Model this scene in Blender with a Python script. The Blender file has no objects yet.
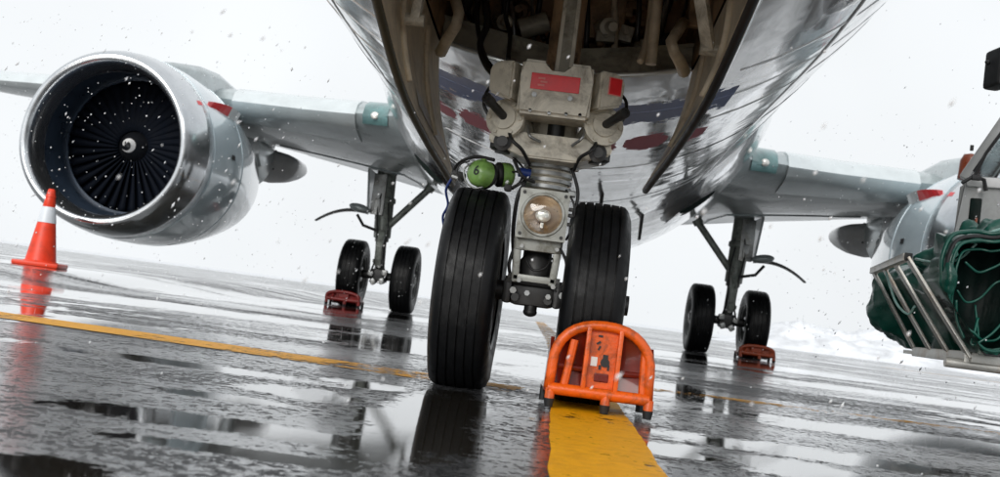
import bpy, bmesh, math, random
from mathutils import Vector, Matrix, noise
R = math.radians
random.seed(7)
sc = bpy.context.scene
C = sc.collection

# ------------------------------------------------------------------ camera
CAM = Vector((0, 0, 0.287))
FPX, YAW, PITCH, ROLL = 1071.8, R(3.44), R(3.594), R(7.446)
fwd = Vector((-math.sin(YAW) * math.cos(PITCH), math.cos(YAW) * math.cos(PITCH), math.sin(PITCH)))
r0 = Vector((math.cos(YAW), math.sin(YAW), 0)); u0 = r0.cross(fwd)
rgt = r0 * math.cos(ROLL) + u0 * math.sin(ROLL)
upv = u0 * math.cos(ROLL) - r0 * math.sin(ROLL)
cd = bpy.data.cameras.new('camera'); cam = bpy.data.objects.new('camera', cd); C.objects.link(cam)
M3 = Matrix((rgt, upv, -fwd)).transposed()
cam.matrix_world = Matrix.Translation(CAM) @ M3.to_4x4()
cd.sensor_width = 36; cd.lens = 36 * FPX / 1000; cd.clip_start = 0.05; cd.clip_end = 5000
cd.dof.use_dof = True; cd.dof.focus_distance = 3.75; cd.dof.aperture_fstop = 6.3
sc.camera = cam

def at(x, y, Y):
    """photo pixel -> point at depth Y (metres ahead of the camera, along the aircraft)"""
    d = fwd + rgt * ((x - 500) / FPX) - upv * ((y - 238.5) / FPX)
    return CAM + d * (Y / d.y)

# ------------------------------------------------------------------ world, sun, exposure
W = bpy.data.worlds.new('World'); sc.world = W; W.use_nodes = True
wn = W.node_tree.nodes; wl = W.node_tree.links; wn.clear()
sky = wn.new('ShaderNodeTexSky'); sky.sky_type = 'NISHITA'; sky.sun_disc = False
SUN_EL, SUN_ROT = R(28), R(196)
sky.sun_elevation = SUN_EL; sky.sun_rotation = SUN_ROT; sky.dust_density = 6; sky.air_density = 1.5
sky.altitude = 100
hs = wn.new('ShaderNodeHueSaturation'); hs.inputs['Saturation'].default_value = 0.12; hs.inputs['Value'].default_value = 1.0
mx = wn.new('ShaderNodeMix'); mx.data_type = 'RGBA'; mx.inputs[0].default_value = 0.93
mx.inputs[7].default_value = (7.35, 7.6, 7.8, 1)      # thick even cloud
bg = wn.new('ShaderNodeBackground'); bg.inputs['Strength'].default_value = 0.085
wo = wn.new('ShaderNodeOutputWorld')
wl.new(sky.outputs[0], hs.inputs['Color']); wl.new(hs.outputs[0], mx.inputs[6])
wt = wn.new('ShaderNodeTexCoord'); wz = wn.new('ShaderNodeTexNoise'); wz.inputs['Scale'].default_value = 2.6; wz.inputs['Detail'].default_value = 3
wl.new(wt.outputs['Generated'], wz.inputs['Vector'])
wr = wn.new('ShaderNodeMapRange'); wr.inputs[1].default_value = .3; wr.inputs[2].default_value = .7; wr.inputs[3].default_value = .93; wr.inputs[4].default_value = 1.05
wl.new(wz.outputs['Fac'], wr.inputs[0])
wv = wn.new('ShaderNodeVectorMath'); wv.operation = 'SCALE'; wl.new(mx.outputs[2], wv.inputs[0]); wl.new(wr.outputs[0], wv.inputs['Scale'])   # soft cloud variation
wl.new(wv.outputs[0], bg.inputs['Color']); wl.new(bg.outputs[0], wo.inputs[0])
sd = bpy.data.lights.new('sun', 'SUN'); sd.energy = 1.4; sd.angle = R(35); sd.color = (1, .97, .93)
so = bpy.data.objects.new('sun', sd); C.objects.link(so)
sdir = Vector((math.sin(SUN_ROT) * math.cos(SUN_EL), math.cos(SUN_ROT) * math.cos(SUN_EL), math.sin(SUN_EL)))
so.rotation_euler = sdir.to_track_quat('Z', 'Y').to_euler(); so.location = (0, -20, 40)
sc.view_settings.view_transform = 'Standard'; sc.view_settings.look = 'None'
sc.view_settings.gamma = 1; sc.view_settings.exposure = 0.62
sc.render.engine = 'CYCLES'; sc.cycles.use_denoising = True
sc.cycles.max_bounces = 8; sc.cycles.glossy_bounces = 5; sc.cycles.transmission_bounces = 6
sc.cycles.sample_clamp_indirect = 6

# ------------------------------------------------------------------ materials
def nodes(name):
    m = bpy.data.materials.new(name); m.use_nodes = True
    nt = m.node_tree; b = nt.nodes['Principled BSDF']
    return m, nt, b
def ramp(nt, src, stops):
    r = nt.nodes.new('ShaderNodeValToRGB'); e = r.color_ramp.elements
    while len(e) < len(stops): e.new(0.5)
    for i, (p, c) in enumerate(stops):
        e[i].position = p; e[i].color = c if len(c) == 4 else (*c, 1)
    nt.links.new(src, r.inputs[0]); return r
def tex(nt, scale, detail=4, rough=.55, coord=None, dist=0.0):
    n = nt.nodes.new('ShaderNodeTexNoise'); n.inputs['Scale'].default_value = scale
    n.inputs['Detail'].default_value = detail; n.inputs['Roughness'].default_value = rough
    n.inputs['Distortion'].default_value = dist
    if coord: nt.links.new(coord, n.inputs['Vector'])
    return n
def mth(nt, op, a, b=None, clamp=False):
    n = nt.nodes.new('ShaderNodeMath'); n.operation = op; n.use_clamp = clamp
    for i, v in enumerate((a, b)):
        if v is None: continue
        if isinstance(v, (int, float)): n.inputs[i].default_value = v
        else: nt.links.new(v, n.inputs[i])
    return n.outputs[0]
def mixc(nt, f, a, b):
    n = nt.nodes.new('ShaderNodeMix'); n.data_type = 'RGBA'
    for i, v in ((0, f), (6, a), (7, b)):
        if isinstance(v, (int, float)): n.inputs[i].default_value = v
        elif isinstance(v, tuple): n.inputs[i].default_value = (*v, 1) if len(v) == 3 else v
        else: nt.links.new(v, n.inputs[i])
    return n.outputs[2]
def geo(nt):
    return nt.nodes.new('ShaderNodeNewGeometry').outputs['Position']
def tco(nt):
    return nt.nodes.new('ShaderNodeTexCoord').outputs['Object']
def mat(name, col, rough=.5, metal=0.0, var=.25, scale=6, bump=0.0, bscale=40, coat=0.0, grime=None, grime_amt=.5, gscale=3, spec=None):
    m, nt, b = nodes(name); co = geo(nt)
    n = tex(nt, scale, 5, .6, co)
    lo = tuple(c * (1 - var) for c in col); hi = tuple(min(1, c * (1 + var * .6)) for c in col)
    r = ramp(nt, n.outputs['Fac'], [(.3, lo), (.7, hi)])
    out = r.outputs[0]
    if grime:
        g = tex(nt, gscale, 8, .7, co, .6)
        gr = ramp(nt, g.outputs['Fac'], [(.48, (0, 0, 0)), (.66, (grime_amt,) * 3)])
        out = mixc(nt, gr.outputs[0], out, grime)
    nt.links.new(out, b.inputs['Base Color'])
    rr = ramp(nt, n.outputs['Fac'], [(.25, (max(.02, rough * .8),) * 3), (.75, (min(1, rough * 1.25),) * 3)])
    nt.links.new(rr.outputs[0], b.inputs['Roughness'])
    b.inputs['Metallic'].default_value = metal
    if coat: b.inputs['Coat Weight'].default_value = coat; b.inputs['Coat Roughness'].default_value = .06
    if spec is not None: b.inputs['Specular IOR Level'].default_value = spec
    if bump:
        bn = tex(nt, bscale, 4, .6, co); bp = nt.nodes.new('ShaderNodeBump')
        bp.inputs['Strength'].default_value = bump; bp.inputs['Distance'].default_value = .01
        nt.links.new(bn.outputs['Fac'], bp.inputs['Height']); nt.links.new(bp.outputs[0], b.inputs['Normal'])
    return m

XA = -0.093           # aircraft centreline
def skin_material():
    """gloss-white polished belly skin with blue and red patches, partly painted-in reflections, and slightly wavy panels"""
    m, nt, b = nodes('aircraft_skin'); co = geo(nt)
    sep = nt.nodes.new('ShaderNodeSeparateXYZ'); nt.links.new(co, sep.inputs[0])
    X, Y, Z = sep.outputs
    n1 = tex(nt, 1.3, 4, .5, co); n2 = tex(nt, 9, 5, .6, co)
    base = ramp(nt, n1.outputs['Fac'], [(.3, (.82, .84, .86)), (.7, (.92, .93, .94))]).outputs[0]
    n3 = tex(nt, 24, 5, .7, co)
    yw = mth(nt, 'ADD', Y, mth(nt, 'ADD', mth(nt, 'MULTIPLY', mth(nt, 'SUBTRACT', n2.outputs['Fac'], .5), .5), mth(nt, 'MULTIPLY', mth(nt, 'SUBTRACT', n3.outputs['Fac'], .5), .35)))
    def band(v, a, c):
        return mth(nt, 'MULTIPLY', mth(nt, 'GREATER_THAN', v, a), mth(nt, 'LESS_THAN', v, c))
    xo = mth(nt, 'ABSOLUTE', mth(nt, 'SUBTRACT', X, XA))
    low = mth(nt, 'LESS_THAN', Z, 1.75)
    low = mth(nt, 'MULTIPLY', low, mth(nt, 'LESS_THAN', xo, .80))
    blue = mth(nt, 'MULTIPLY', band(yw, 4.88, 5.35), low)  # blue patch across the belly, in part a broken reflection put into the colour
    base = mixc(nt, mth(nt, 'MULTIPLY', blue, mth(nt, 'ADD', mth(nt, 'MULTIPLY', n1.outputs['Fac'], .6), .4)), base, (.07, .13, .36))
    # red patches, partly broken reflections painted in: lobes either side of the centreline
    lob = None
    for cx, cy, rx, ry in ((.47, 5.98, .12, .26), (.72, 6.05, .11, .22), (.22, 6.05, .10, .2)):
        dx = mth(nt, 'DIVIDE', mth(nt, 'SUBTRACT', xo, cx), rx); dy = mth(nt, 'DIVIDE', mth(nt, 'SUBTRACT', yw, cy), ry)
        d = mth(nt, 'ADD', mth(nt, 'MULTIPLY', dx, dx), mth(nt, 'MULTIPLY', dy, dy))
        e = mth(nt, 'LESS_THAN', d, 1.0); lob = e if lob is None else mth(nt, 'MAXIMUM', lob, e)
    base = mixc(nt, mth(nt, 'MULTIPLY', mth(nt, 'MULTIPLY', lob, low), .75), base, (.50, .05, .10))
    # grime streaks
    mp = nt.nodes.new('ShaderNodeMapping'); mp.inputs['Scale'].default_value = (7, .7, 7); nt.links.new(co, mp.inputs[0])
    g = tex(nt, 2.2, 7, .7, mp.outputs[0], .5)
    gr = ramp(nt, g.outputs['Fac'], [(.54, (0, 0, 0)), (.78, (.42,) * 3)])
    base = mixc(nt, gr.outputs[0], base, (.30, .29, .26))
    nt.links.new(base, b.inputs['Base Color'])
    pr = mth(nt, 'SUBTRACT', 1.0, mth(nt, 'MAXIMUM', blue, mth(nt, 'MULTIPLY', lob, low)))
    nt.links.new(mth(nt, 'MULTIPLY', pr, .45), b.inputs['Coat Weight']); nt.links.new(mth(nt, 'MULTIPLY', pr, .5), b.inputs['Specular IOR Level'])
    nt.links.new(mth(nt, 'MULTIPLY', pr, .5), b.inputs['Metallic'])
    rr = ramp(nt, g.outputs['Fac'], [(.4, (.07,) * 3), (.8, (.3,) * 3)]); nt.links.new(rr.outputs[0], b.inputs['Roughness'])
    b.inputs['Coat Roughness'].default_value = .04
    w1 = tex(nt, 1.5, 2, .5, co, .4); w2 = tex(nt, 5, 1, .5, co)
    hh = mth(nt, 'ADD', w1.outputs['Fac'], mth(nt, 'MULTIPLY', w2.outputs['Fac'], .12))
    bp = nt.nodes.new('ShaderNodeBump'); bp.inputs['Strength'].default_value = .36; bp.inputs['Distance'].default_value = .035
    nt.links.new(hh, bp.inputs['Height']); nt.links.new(bp.outputs[0], b.inputs['Normal'])
    nt.links.new(bp.outputs[0], b.inputs['Coat Normal'])
    return m

PUDDLES = [(-.55, 2.0, .38, .10), (-.74, 2.44, .17, .07), (-.66, 1.38, .16, .09), (-.27, 2.6, .15, .9), (-1.1, 3.1, .5, .10),
           (-.62, 2.75, .16, .16), (-.55, 3.25, .14, .12), (-.5, 1.72, .25, .05), (-2.6, 7.2, 1.6, .6), (-.5, 6.2, .9, 1.1), (1.5, 4.1, .9, .35), (.75, 3.0, .5, .16), (.25, 5.2, .6, .9),
           (-4.5, 11, 2.6, 1.2), (3.2, 8.5, 1.6, .8), (1.9, 12.5, 2.0, 1.4), (-2.2, 13, 2.2, 1.3), (.62, 2.5, .2, .25)]
def wet_asphalt(name='wet_asphalt'):
    m, nt, b = nodes(name); co = geo(nt)
    sep = nt.nodes.new('ShaderNodeSeparateXYZ'); nt.links.new(co, sep.inputs[0])
    flat = nt.nodes.new('ShaderNodeCombineXYZ'); nt.links.new(sep.outputs[0], flat.inputs[0]); nt.links.new(sep.outputs[1], flat.inputs[1])
    co2 = flat.outputs[0]
    wob = tex(nt, 3.2, 6, .65, co2); wob2 = tex(nt, 11, 4, .6, co2)
    w = mth(nt, 'ADD', mth(nt, 'SUBTRACT', wob.outputs['Fac'], .5), mth(nt, 'MULTIPLY', mth(nt, 'SUBTRACT', wob2.outputs['Fac'], .5), .35))
    edge = tex(nt, 38, 5, .75, co2)
    pm = None
    for cx, cy, rx, ry in PUDDLES:
        dx = mth(nt, 'DIVIDE', mth(nt, 'SUBTRACT', sep.outputs[0], cx), rx); dy = mth(nt, 'DIVIDE', mth(nt, 'SUBTRACT', sep.outputs[1], cy), ry)
        d = mth(nt, 'ADD', mth(nt, 'MULTIPLY', dx, dx), mth(nt, 'MULTIPLY', dy, dy))
        e = mth(nt, 'SUBTRACT', 1.0, d); pm = e if pm is None else mth(nt, 'MAXIMUM', pm, e)
    pm = mth(nt, 'ADD', mth(nt, 'MAXIMUM', pm, -1.0), mth(nt, 'ADD', mth(nt, 'MULTIPLY', w, 3.2), mth(nt, 'MULTIPLY', mth(nt, 'SUBTRACT', edge.outputs['Fac'], .5), 3.4)))
    big = tex(nt, .55, 5, .6, co2)
    pm2 = mth(nt, 'MULTIPLY', mth(nt, 'ADD', mth(nt, 'SUBTRACT', big.outputs['Fac'], .585), mth(nt, 'MULTIPLY', w, .35)), 9)
    pm = mth(nt, 'MAXIMUM', pm, pm2)
    pud = nt.nodes.new('ShaderNodeMapRange'); pud.inputs[1].default_value = -.03; pud.inputs[2].default_value = .10
    nt.links.new(pm, pud.inputs[0]); P = pud.outputs[0]
    fine = tex(nt, 120, 3, .6, co2); mid = tex(nt, 22, 6, .65, co2); lane = tex(nt, 1.7, 4, .6, co2)
    mp = nt.nodes.new('ShaderNodeMapping'); mp.inputs['Scale'].default_value = (.3, 1.0, 1); mp.inputs['Rotation'].default_value = (0, 0, R(6)); nt.links.new(co2, mp.inputs[0])
    sl = tex(nt, .9, 7, .66, mp.outputs[0], .3); patch = tex(nt, 4.5, 6, .68, mp.outputs[0], .4); grain = tex(nt, 30, 6, .8, co2)
    cov = mth(nt, 'ADD', mth(nt, 'MULTIPLY', mth(nt, 'SUBTRACT', sl.outputs['Fac'], .5), 1.5), mth(nt, 'MULTIPLY', mth(nt, 'SUBTRACT', patch.outputs['Fac'], .5), 1.0))
    cov = mth(nt, 'ADD', cov, mth(nt, 'MULTIPLY', mth(nt, 'SUBTRACT', grain.outputs['Fac'], .5), 3.0))
    grit = tex(nt, 85, 3, .7, co2); cov = mth(nt, 'ADD', cov, mth(nt, 'MULTIPLY', mth(nt, 'SUBTRACT', grit.outputs['Fac'], .5), 1.5))
    film = nt.nodes.new('ShaderNodeMapRange'); film.inputs[1].default_value = -.10; film.inputs[2].default_value = -.02; nt.links.new(cov, film.inputs[0])
    F = mth(nt, 'MAXIMUM', film.outputs[0], P); dry = mth(nt, 'SUBTRACT', 1.0, F)
    base = ramp(nt, mid.outputs['Fac'], [(.3, (.016, .017, .019)), (.75, (.06, .062, .065))]).outputs[0]
    slush = ramp(nt, mth(nt, 'ADD', sl.outputs['Fac'], mth(nt, 'MULTIPLY', mth(nt, 'SUBTRACT', grain.outputs['Fac'], .5), .5)), [(.56, (0, 0, 0)), (.68, (.7,) * 3)]).outputs[0]
    base = mixc(nt, mth(nt, 'MULTIPLY', slush, mth(nt, 'SUBTRACT', 1.0, P)), base, (.50, .52, .54))
    base = mixc(nt, mth(nt, 'MULTIPLY', P, .85), base, (.026, .021, .014))
    nt.links.new(base, b.inputs['Base Color'])
    rr = ramp(nt, lane.outputs['Fac'], [(.3, (.05,) * 3), (.7, (.16,) * 3)]).outputs[0]
    rr = mixc(nt, dry, rr, (.45, .45, .45)); rr = mixc(nt, P, rr, (.035, .035, .035)); nt.links.new(rr, b.inputs['Roughness'])
    b.inputs['IOR'].default_value = 1.85
    nt.links.new(mth(nt, 'SUBTRACT', mth(nt, 'ADD', mth(nt, 'MULTIPLY', F, .85), .08), 0.0), b.inputs['Specular IOR Level'])
    nt.links.new(mth(nt, 'MULTIPLY', F, .75), b.inputs['Coat Weight']); nt.links.new(rr, b.inputs['Coat Roughness']); b.inputs['Coat IOR'].default_value = 1.6
    hgt = mth(nt, 'ADD', mth(nt, 'MULTIPLY', fine.outputs['Fac'], .3), mth(nt, 'ADD', mid.outputs['Fac'], grain.outputs['Fac']))
    bp = nt.nodes.new('ShaderNodeBump'); bp.inputs['Distance'].default_value = .012
    nt.links.new(mth(nt, 'ADD', mth(nt, 'MULTIPLY', mth(nt, 'SUBTRACT', 1.0, P), mth(nt, 'ADD', mth(nt, 'MULTIPLY', dry, .45), .07)), .006), bp.inputs['Strength'])
    nt.links.new(hgt, bp.inputs['Height']); nt.links.new(bp.outputs[0], b.inputs['Normal']); nt.links.new(bp.outputs[0], b.inputs['Coat Normal'])
    return m

def line_paint():
    m, nt, b = nodes('worn_yellow_paint'); co = geo(nt)
    n = tex(nt, 19, 8, .74, co); n2 = tex(nt, 2.5, 4, .6, co); n3 = tex(nt, 110, 3, .6, co)
    att = nt.nodes.new('ShaderNodeAttribute'); att.attribute_name = 'wear'
    f = mth(nt, 'ADD', n.outputs['Fac'], mth(nt, 'MULTIPLY', mth(nt, 'SUBTRACT', n2.outputs['Fac'], .5), .6))
    f = mth(nt, 'ADD', f, mth(nt, 'SUBTRACT', att.outputs['Fac'], .5))
    worn = ramp(nt, f, [(.56, (0, 0, 0)), (.64, (1, 1, 1))]).outputs[0]
    yel = ramp(nt, n.outputs['Fac'], [(.3, (.62, .26, .003)), (.7, (.95, .47, .006))]).outputs[0]
    nt.links.new(yel, b.inputs['Base Color'])
    tr = nt.nodes.new('ShaderNodeBsdfTransparent'); ms = nt.nodes.new('ShaderNodeMixShader'); nt.links.new(worn, ms.inputs[0])
    nt.links.new(b.outputs[0], ms.inputs[1]); nt.links.new(tr.outputs[0], ms.inputs[2]); nt.links.new(ms.outputs[0], nt.nodes['Material Output'].inputs[0])
    b.inputs['Roughness'].default_value = .42; b.inputs['Specular IOR Level'].default_value = .18
    bp = nt.nodes.new('ShaderNodeBump'); bp.inputs['Strength'].default_value = .6; bp.inputs['Distance'].default_value = .01
    nt.links.new(mth(nt, 'ADD', n.outputs['Fac'], mth(nt, 'MULTIPLY', n3.outputs['Fac'], .4)), bp.inputs['Height']); nt.links.new(bp.outputs[0], b.inputs['Normal'])
    return m

def glass(name, col=(.9, .95, .95), rough=.02, ior=1.45):
    m, nt, b = nodes(name); b.inputs['Base Color'].default_value = (*col, 1)
    b.inputs['Transmission Weight'].default_value = 1; b.inputs['Roughness'].default_value = rough; b.inputs['IOR'].default_value = ior
    return m

def tyre_material():
    m, nt, b = nodes('wet_tyre_rubber'); co = tco(nt)
    n = tex(nt, 30, 6, .65, co); n2 = tex(nt, 3, 4, .6, co)
    base = ramp(nt, n2.outputs['Fac'], [(.35, (.003, .0034, .004)), (.7, (.009, .0095, .0105))]).outputs[0]
    nt.links.new(base, b.inputs['Base Color']); b.inputs['Specular IOR Level'].default_value = .22
    rr = ramp(nt, n.outputs['Fac'], [(.3, (.3,) * 3), (.7, (.6,) * 3)]); nt.links.new(rr.outputs[0], b.inputs['Roughness'])
    bp = nt.nodes.new('ShaderNodeBump'); bp.inputs['Strength'].default_value = .35; bp.inputs['Distance'].default_value = .004
    nt.links.new(n.outputs['Fac'], bp.inputs['Height']); nt.links.new(bp.outputs[0], b.inputs['Normal'])
    return m

def flake_material():
    m, nt, b = nodes('snow_flake'); b.inputs['Base Color'].default_value = (.95, .96, .97, 1); b.inputs['Roughness'].default_value = .9
    t = nt.nodes.new('ShaderNodeBsdfTranslucent'); t.inputs[0].default_value = (.97, .98, 1, 1)
    a = nt.nodes.new('ShaderNodeMixShader'); a.inputs[0].default_value = .5
    nt.links.new(b.outputs[0], a.inputs[1]); nt.links.new(t.outputs[0], a.inputs[2])
    nt.links.new(a.outputs[0], nt.nodes['Material Output'].inputs[0]); return m
M = dict(
    skin=skin_material(), ground=wet_asphalt(), line=line_paint(), tyre=tyre_material(),
    wing=mat('wing_grey_paint', (.42, .475, .485), .3, .15, .2, 3, coat=.3, grime=(.12, .12, .11), grime_amt=.35),
    wing_le=mat('bare_leading_edge', (.72, .77, .78), .2, .45, .12, 3, coat=.2),
    lip=mat('polished_intake_lip', (.62, .64, .66), .16, .95, .12, 4),
    cowl=mat('blue_grey_cowl_paint', (.56, .66, .71), .12, .08, .06, 2, coat=.8),
    duct=mat('dark_intake_duct', (.035, .052, .080), .3, .2, .3, 5),
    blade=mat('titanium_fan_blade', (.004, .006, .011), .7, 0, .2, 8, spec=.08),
    spinner=mat('black_spinner', (.012, .013, .016), .35, 0, .2, 8),
    white=mat('white_paint', (.8, .8, .8), .4, 0, .08, 8),
    beige=mat('beige_gear_paint', (.64, .60, .50), .36, .05, .16, 14, bump=.15, bscale=60, grime=(.13, .11, .08), grime_amt=.75, gscale=9),
    doorin=mat('tan_primer_door_lining', (.76, .66, .50), .45, .1, .2, 9, grime=(.20, .15, .10), grime_amt=.5, gscale=5),
    gear=mat('grey_green_gear_enamel', (.30, .33, .30), .36, .1, .2, 14, grime=(.05, .05, .045), grime_amt=.85, gscale=12),
    plate=mat('grey_lamp_plate', (.40, .41, .38), .4, .25, .2, 16, grime=(.12, .11, .08), grime_amt=.8, gscale=14),
    chrome=mat('chromed_piston', (.62, .63, .64), .12, 1, .08, 9),
    steel=mat('dull_steel', (.33, .34, .34), .38, .85, .25, 12, grime=(.10, .07, .04), grime_amt=.5, gscale=8),
    dark=mat('dark_oily_metal', (.045, .045, .045), .42, .5, .3, 14),
    well=mat('brown_wheel_well_primer', (.40, .26, .15), .5, .1, .4, 7, grime=(.02, .016, .012), grime_amt=.9, gscale=4),
    wellgrey=mat('grey_bulkhead_paint', (.42, .40, .33), .45, .1, .25, 8, grime=(.05, .04, .03), grime_amt=.8, gscale=5),
    rubber=mat('black_rubber', (.014, .014, .015), .5, 0, .3, 20),
    seal=mat('olive_rubber_seal', (.055, .048, .028), .45, 0, .3, 20),
    red=mat('red_placard', (.75, .012, .02), .35, 0, .12, 30, coat=.3),
    redpale=mat('faded_red_lettering', (.78, .22, .2), .4, 0, .1, 30),
    orange=mat('orange_chock_paint', (.80, .115, .004), .38, 0, .15, 14, bump=.2, bscale=60, grime=(.13, .035, .008), grime_amt=.75, gscale=18, coat=.12),
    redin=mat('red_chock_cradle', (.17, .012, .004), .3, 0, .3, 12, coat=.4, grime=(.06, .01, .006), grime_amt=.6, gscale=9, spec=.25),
    redchock=mat('weathered_red_chock_paint', (.28, .014, .012), .4, 0, .25, 12, grime=(.06, .02, .015), grime_amt=.6, gscale=12),
    rustchock=mat('rust_orange_chock_paint', (.33, .05, .012), .4, 0, .25, 12, grime=(.1, .03, .012), grime_amt=.6, gscale=12),
    cone=mat('fluorescent_orange_cone', (.74, .040, .006), .4, 0, .15, 8, grime=(.30, .03, .01), grime_amt=.5, gscale=9),
    reflect=mat('white_reflective_band', (.66, .70, .74), .35, 0, .08, 10),
    green=mat('green_ear_cup_plastic', (.20, .38, .09), .34, 0, .15, 20, coat=.3, grime=(.08, .15, .04), grime_amt=.5, gscale=30),
    tarp=mat('dark_green_duct_vinyl', (.004, .095, .066), .3, 0, .35, 7, bump=.25, bscale=16, coat=.15),
    tarplight=mat('pale_green_hem', (.25, .45, .40), .25, 0, .2, 10, coat=.4),
    black=mat('black_duct_lining', (.002, .010, .008), .5, 0, .5, 12, bump=.5, bscale=14, spec=.15),
    galv=mat('galvanised_steel', (.60, .59, .55), .36, .5, .2, 9, grime=(.30, .19, .09), grime_amt=.7, gscale=5),
    truck=mat('off_white_truck_paint', (.38, .39, .39), .34, 0, .1, 3, coat=.4, grime=(.20, .20, .18), grime_amt=.6, gscale=6),
    amber=mat('amber_plastic', (.30, .05, .008), .3, 0, .15, 20, coat=.5),
    snow=mat('old_snow', (.72, .74, .77), .7, 0, .15, .5, bump=.8, bscale=1.2, grime=(.36, .37, .39), grime_amt=.6, gscale=.6),
    flake=flake_material(),
    blue=mat('blue_cable_sleeve', (.01, .03, .16), .4, 0, .2, 20),
    sticker=mat('white_sticker', (.7, .7, .68), .4, 0, .1, 30),
    lens=glass('clear_lamp_glass', (.96, .97, .95)), teal=mat('teal_landing_light_glass', (.13, .25, .25), .12, .2, .4, 5, coat=.8),
    window=glass('cab_window_glass', (.78, .85, .86)),
    bowl=mat('amber_lamp_reflector', (.42, .30, .20), .3, .85, .15, 25),
    bulb=mat('lamp_bulb_silver', (.72, .71, .68), .3, .5, .05, 20),
)

# ------------------------------------------------------------------ mesh helpers
def obj(name, bm, m, parent=None, smooth=False, recalc=True):
    if recalc: bmesh.ops.recalc_face_normals(bm, faces=bm.faces)
    me = bpy.data.meshes.new(name); bm.to_mesh(me); bm.free()
    if smooth:
        for p in me.polygons: p.use_smooth = True
        if smooth != 'all':
            try: me.set_sharp_from_angle(angle=R(smooth if isinstance(smooth, (int, float)) and smooth is not True else 38))
            except Exception: pass
    me.materials.append(M[m] if isinstance(m, str) else m)
    o = bpy.data.objects.new(name, me); C.objects.link(o)
    if parent: o.parent = parent
    return o
def empty(name, loc, label, cat, group=None):
    o = bpy.data.objects.new(name, None); C.objects.link(o); o.location = loc; o.empty_display_size = .2
    o['label'] = label; o['category'] = cat
    if group: o['group'] = group
    return o
def tag(o, label, cat, group=None):
    o['label'] = label; o['category'] = cat
    if group: o['group'] = group
    return o
def fixp(children, root):
    """children were built in world coordinates: keep them there under a moved root"""
    for c in children: c.matrix_parent_inverse = root.matrix_world.inverted()
def B(): return bmesh.new()
def box(bm, c, s, rot=None, bev=0.0, seg=2):
    """box centred at c with full sizes s"""
    r = bmesh.ops.create_cube(bm, size=1)
    mtx = Matrix.Translation(Vector(c)) @ (rot.to_4x4() if rot else Matrix()) @ Matrix.Diagonal((*s, 1))
    bmesh.ops.transform(bm, matrix=mtx, verts=r['verts'])
    if bev:
        es = {e for v in r['verts'] for e in v.link_edges}
        bmesh.ops.bevel(bm, geom=list(es), offset=bev, segments=seg, profile=.6, affect='EDGES')
    return bm
def frame(d):
    d = d.normalized(); a = Vector((0, 0, 1)) if abs(d.z) < .9 else Vector((1, 0, 0))
    u = d.cross(a).normalized(); return u, d.cross(u).normalized()
def tube(bm, pts, r, n=10, caps=True, closed=False):
    """swept tube; r is a number or a list"""
    pts = [Vector(p) for p in pts]; rs = r if isinstance(r, (list, tuple)) else [r] * len(pts)
    rings = []; u = None
    for i, p in enumerate(pts):
        if closed: d = pts[(i + 1) % len(pts)] - pts[i - 1]
        else: d = pts[min(i + 1, len(pts) - 1)] - pts[max(i - 1, 0)]
        d = d.normalized()
        if u is None: u, _ = frame(d)
        else:
            u = (u - d * u.dot(d))
            u = u.normalized() if u.length > 1e-6 else frame(d)[0]
        v = d.cross(u)
        rings.append([bm.verts.new(p + (u * math.cos(2 * math.pi * k / n) + v * math.sin(2 * math.pi * k / n)) * rs[i]) for k in range(n)])
    m = len(rings)
    for i in range(m if closed else m - 1):
        a, b = rings[i], rings[(i + 1) % m]
        for k in range(n): bm.faces.new((a[k], a[(k + 1) % n], b[(k + 1) % n], b[k]))
    if caps and not closed: bm.faces.new(rings[0][::-1]); bm.faces.new(rings[-1])
    return bm
def cyl(bm, a, b, r, n=20, r2=None): return tube(bm, [a, b], [r, r if r2 is None else r2], n)
def lathe(bm, o, axis, prof, n=48, closed=False, sc2=None):
    """prof: list of (distance along axis, radius); sc2(u,v)->(u,v) optional reshaping"""
    o = Vector(o); ax = Vector(axis).normalized(); u, v = frame(ax)
    if abs(ax.z) < .5: v = Vector((0, 0, 1)) - ax * ax.z; v.normalize(); u = v.cross(ax).normalized()
    rings = []
    for t, r in prof:
        if r < 1e-6: rings.append([bm.verts.new(o + ax * t)]); continue
        ring = []
        for k in range(n):
            a = 2 * math.pi * k / n; p, q = r * math.cos(a), r * math.sin(a)
            if sc2: p, q = sc2(p, q, t)
            ring.append(bm.verts.new(o + ax * t + u * p + v * q))
        rings.append(ring)
    m = len(rings)
    for i in range(m if closed else m - 1):
        a, b = rings[i], rings[(i + 1) % m]
        for k in range(n):
            k2 = (k + 1) % n
            if len(a) == 1 and len(b) == 1: continue
            if len(a) == 1: bm.faces.new((a[0], b[k2], b[k]))
            elif len(b) == 1: bm.faces.new((a[k], a[k2], b[0]))
            else: bm.faces.new((a[k], a[k2], b[k2], b[k]))
    return bm
def prism(bm, poly, mtx, th):
    """extrude 2-D polygon (local x,z) by th along local y, centred"""
    a = [bm.verts.new(mtx @ Vector((x, -th / 2, z))) for x, z in poly]
    b = [bm.verts.new(mtx @ Vector((x, th / 2, z))) for x, z in poly]
    n = len(poly); bm.faces.new(a); bm.faces.new(b[::-1])
    for i in range(n): bm.faces.new((a[i], b[i], b[(i + 1) % n], a[(i + 1) % n]))
    return bm
def loft(bm, rows, cap=True, wrap=True):
    vs = [[bm.verts.new(p) for p in r] for r in rows]; n = len(rows[0])
    for a, b in zip(vs[:-1], vs[1:]):
        for k in range(n if wrap else n - 1):
            bm.faces.new((a[k], a[(k + 1) % n], b[(k + 1) % n], b[k]))
    if cap: bm.faces.new(vs[0][::-1]); bm.faces.new(vs[-1])
    return bm
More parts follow.
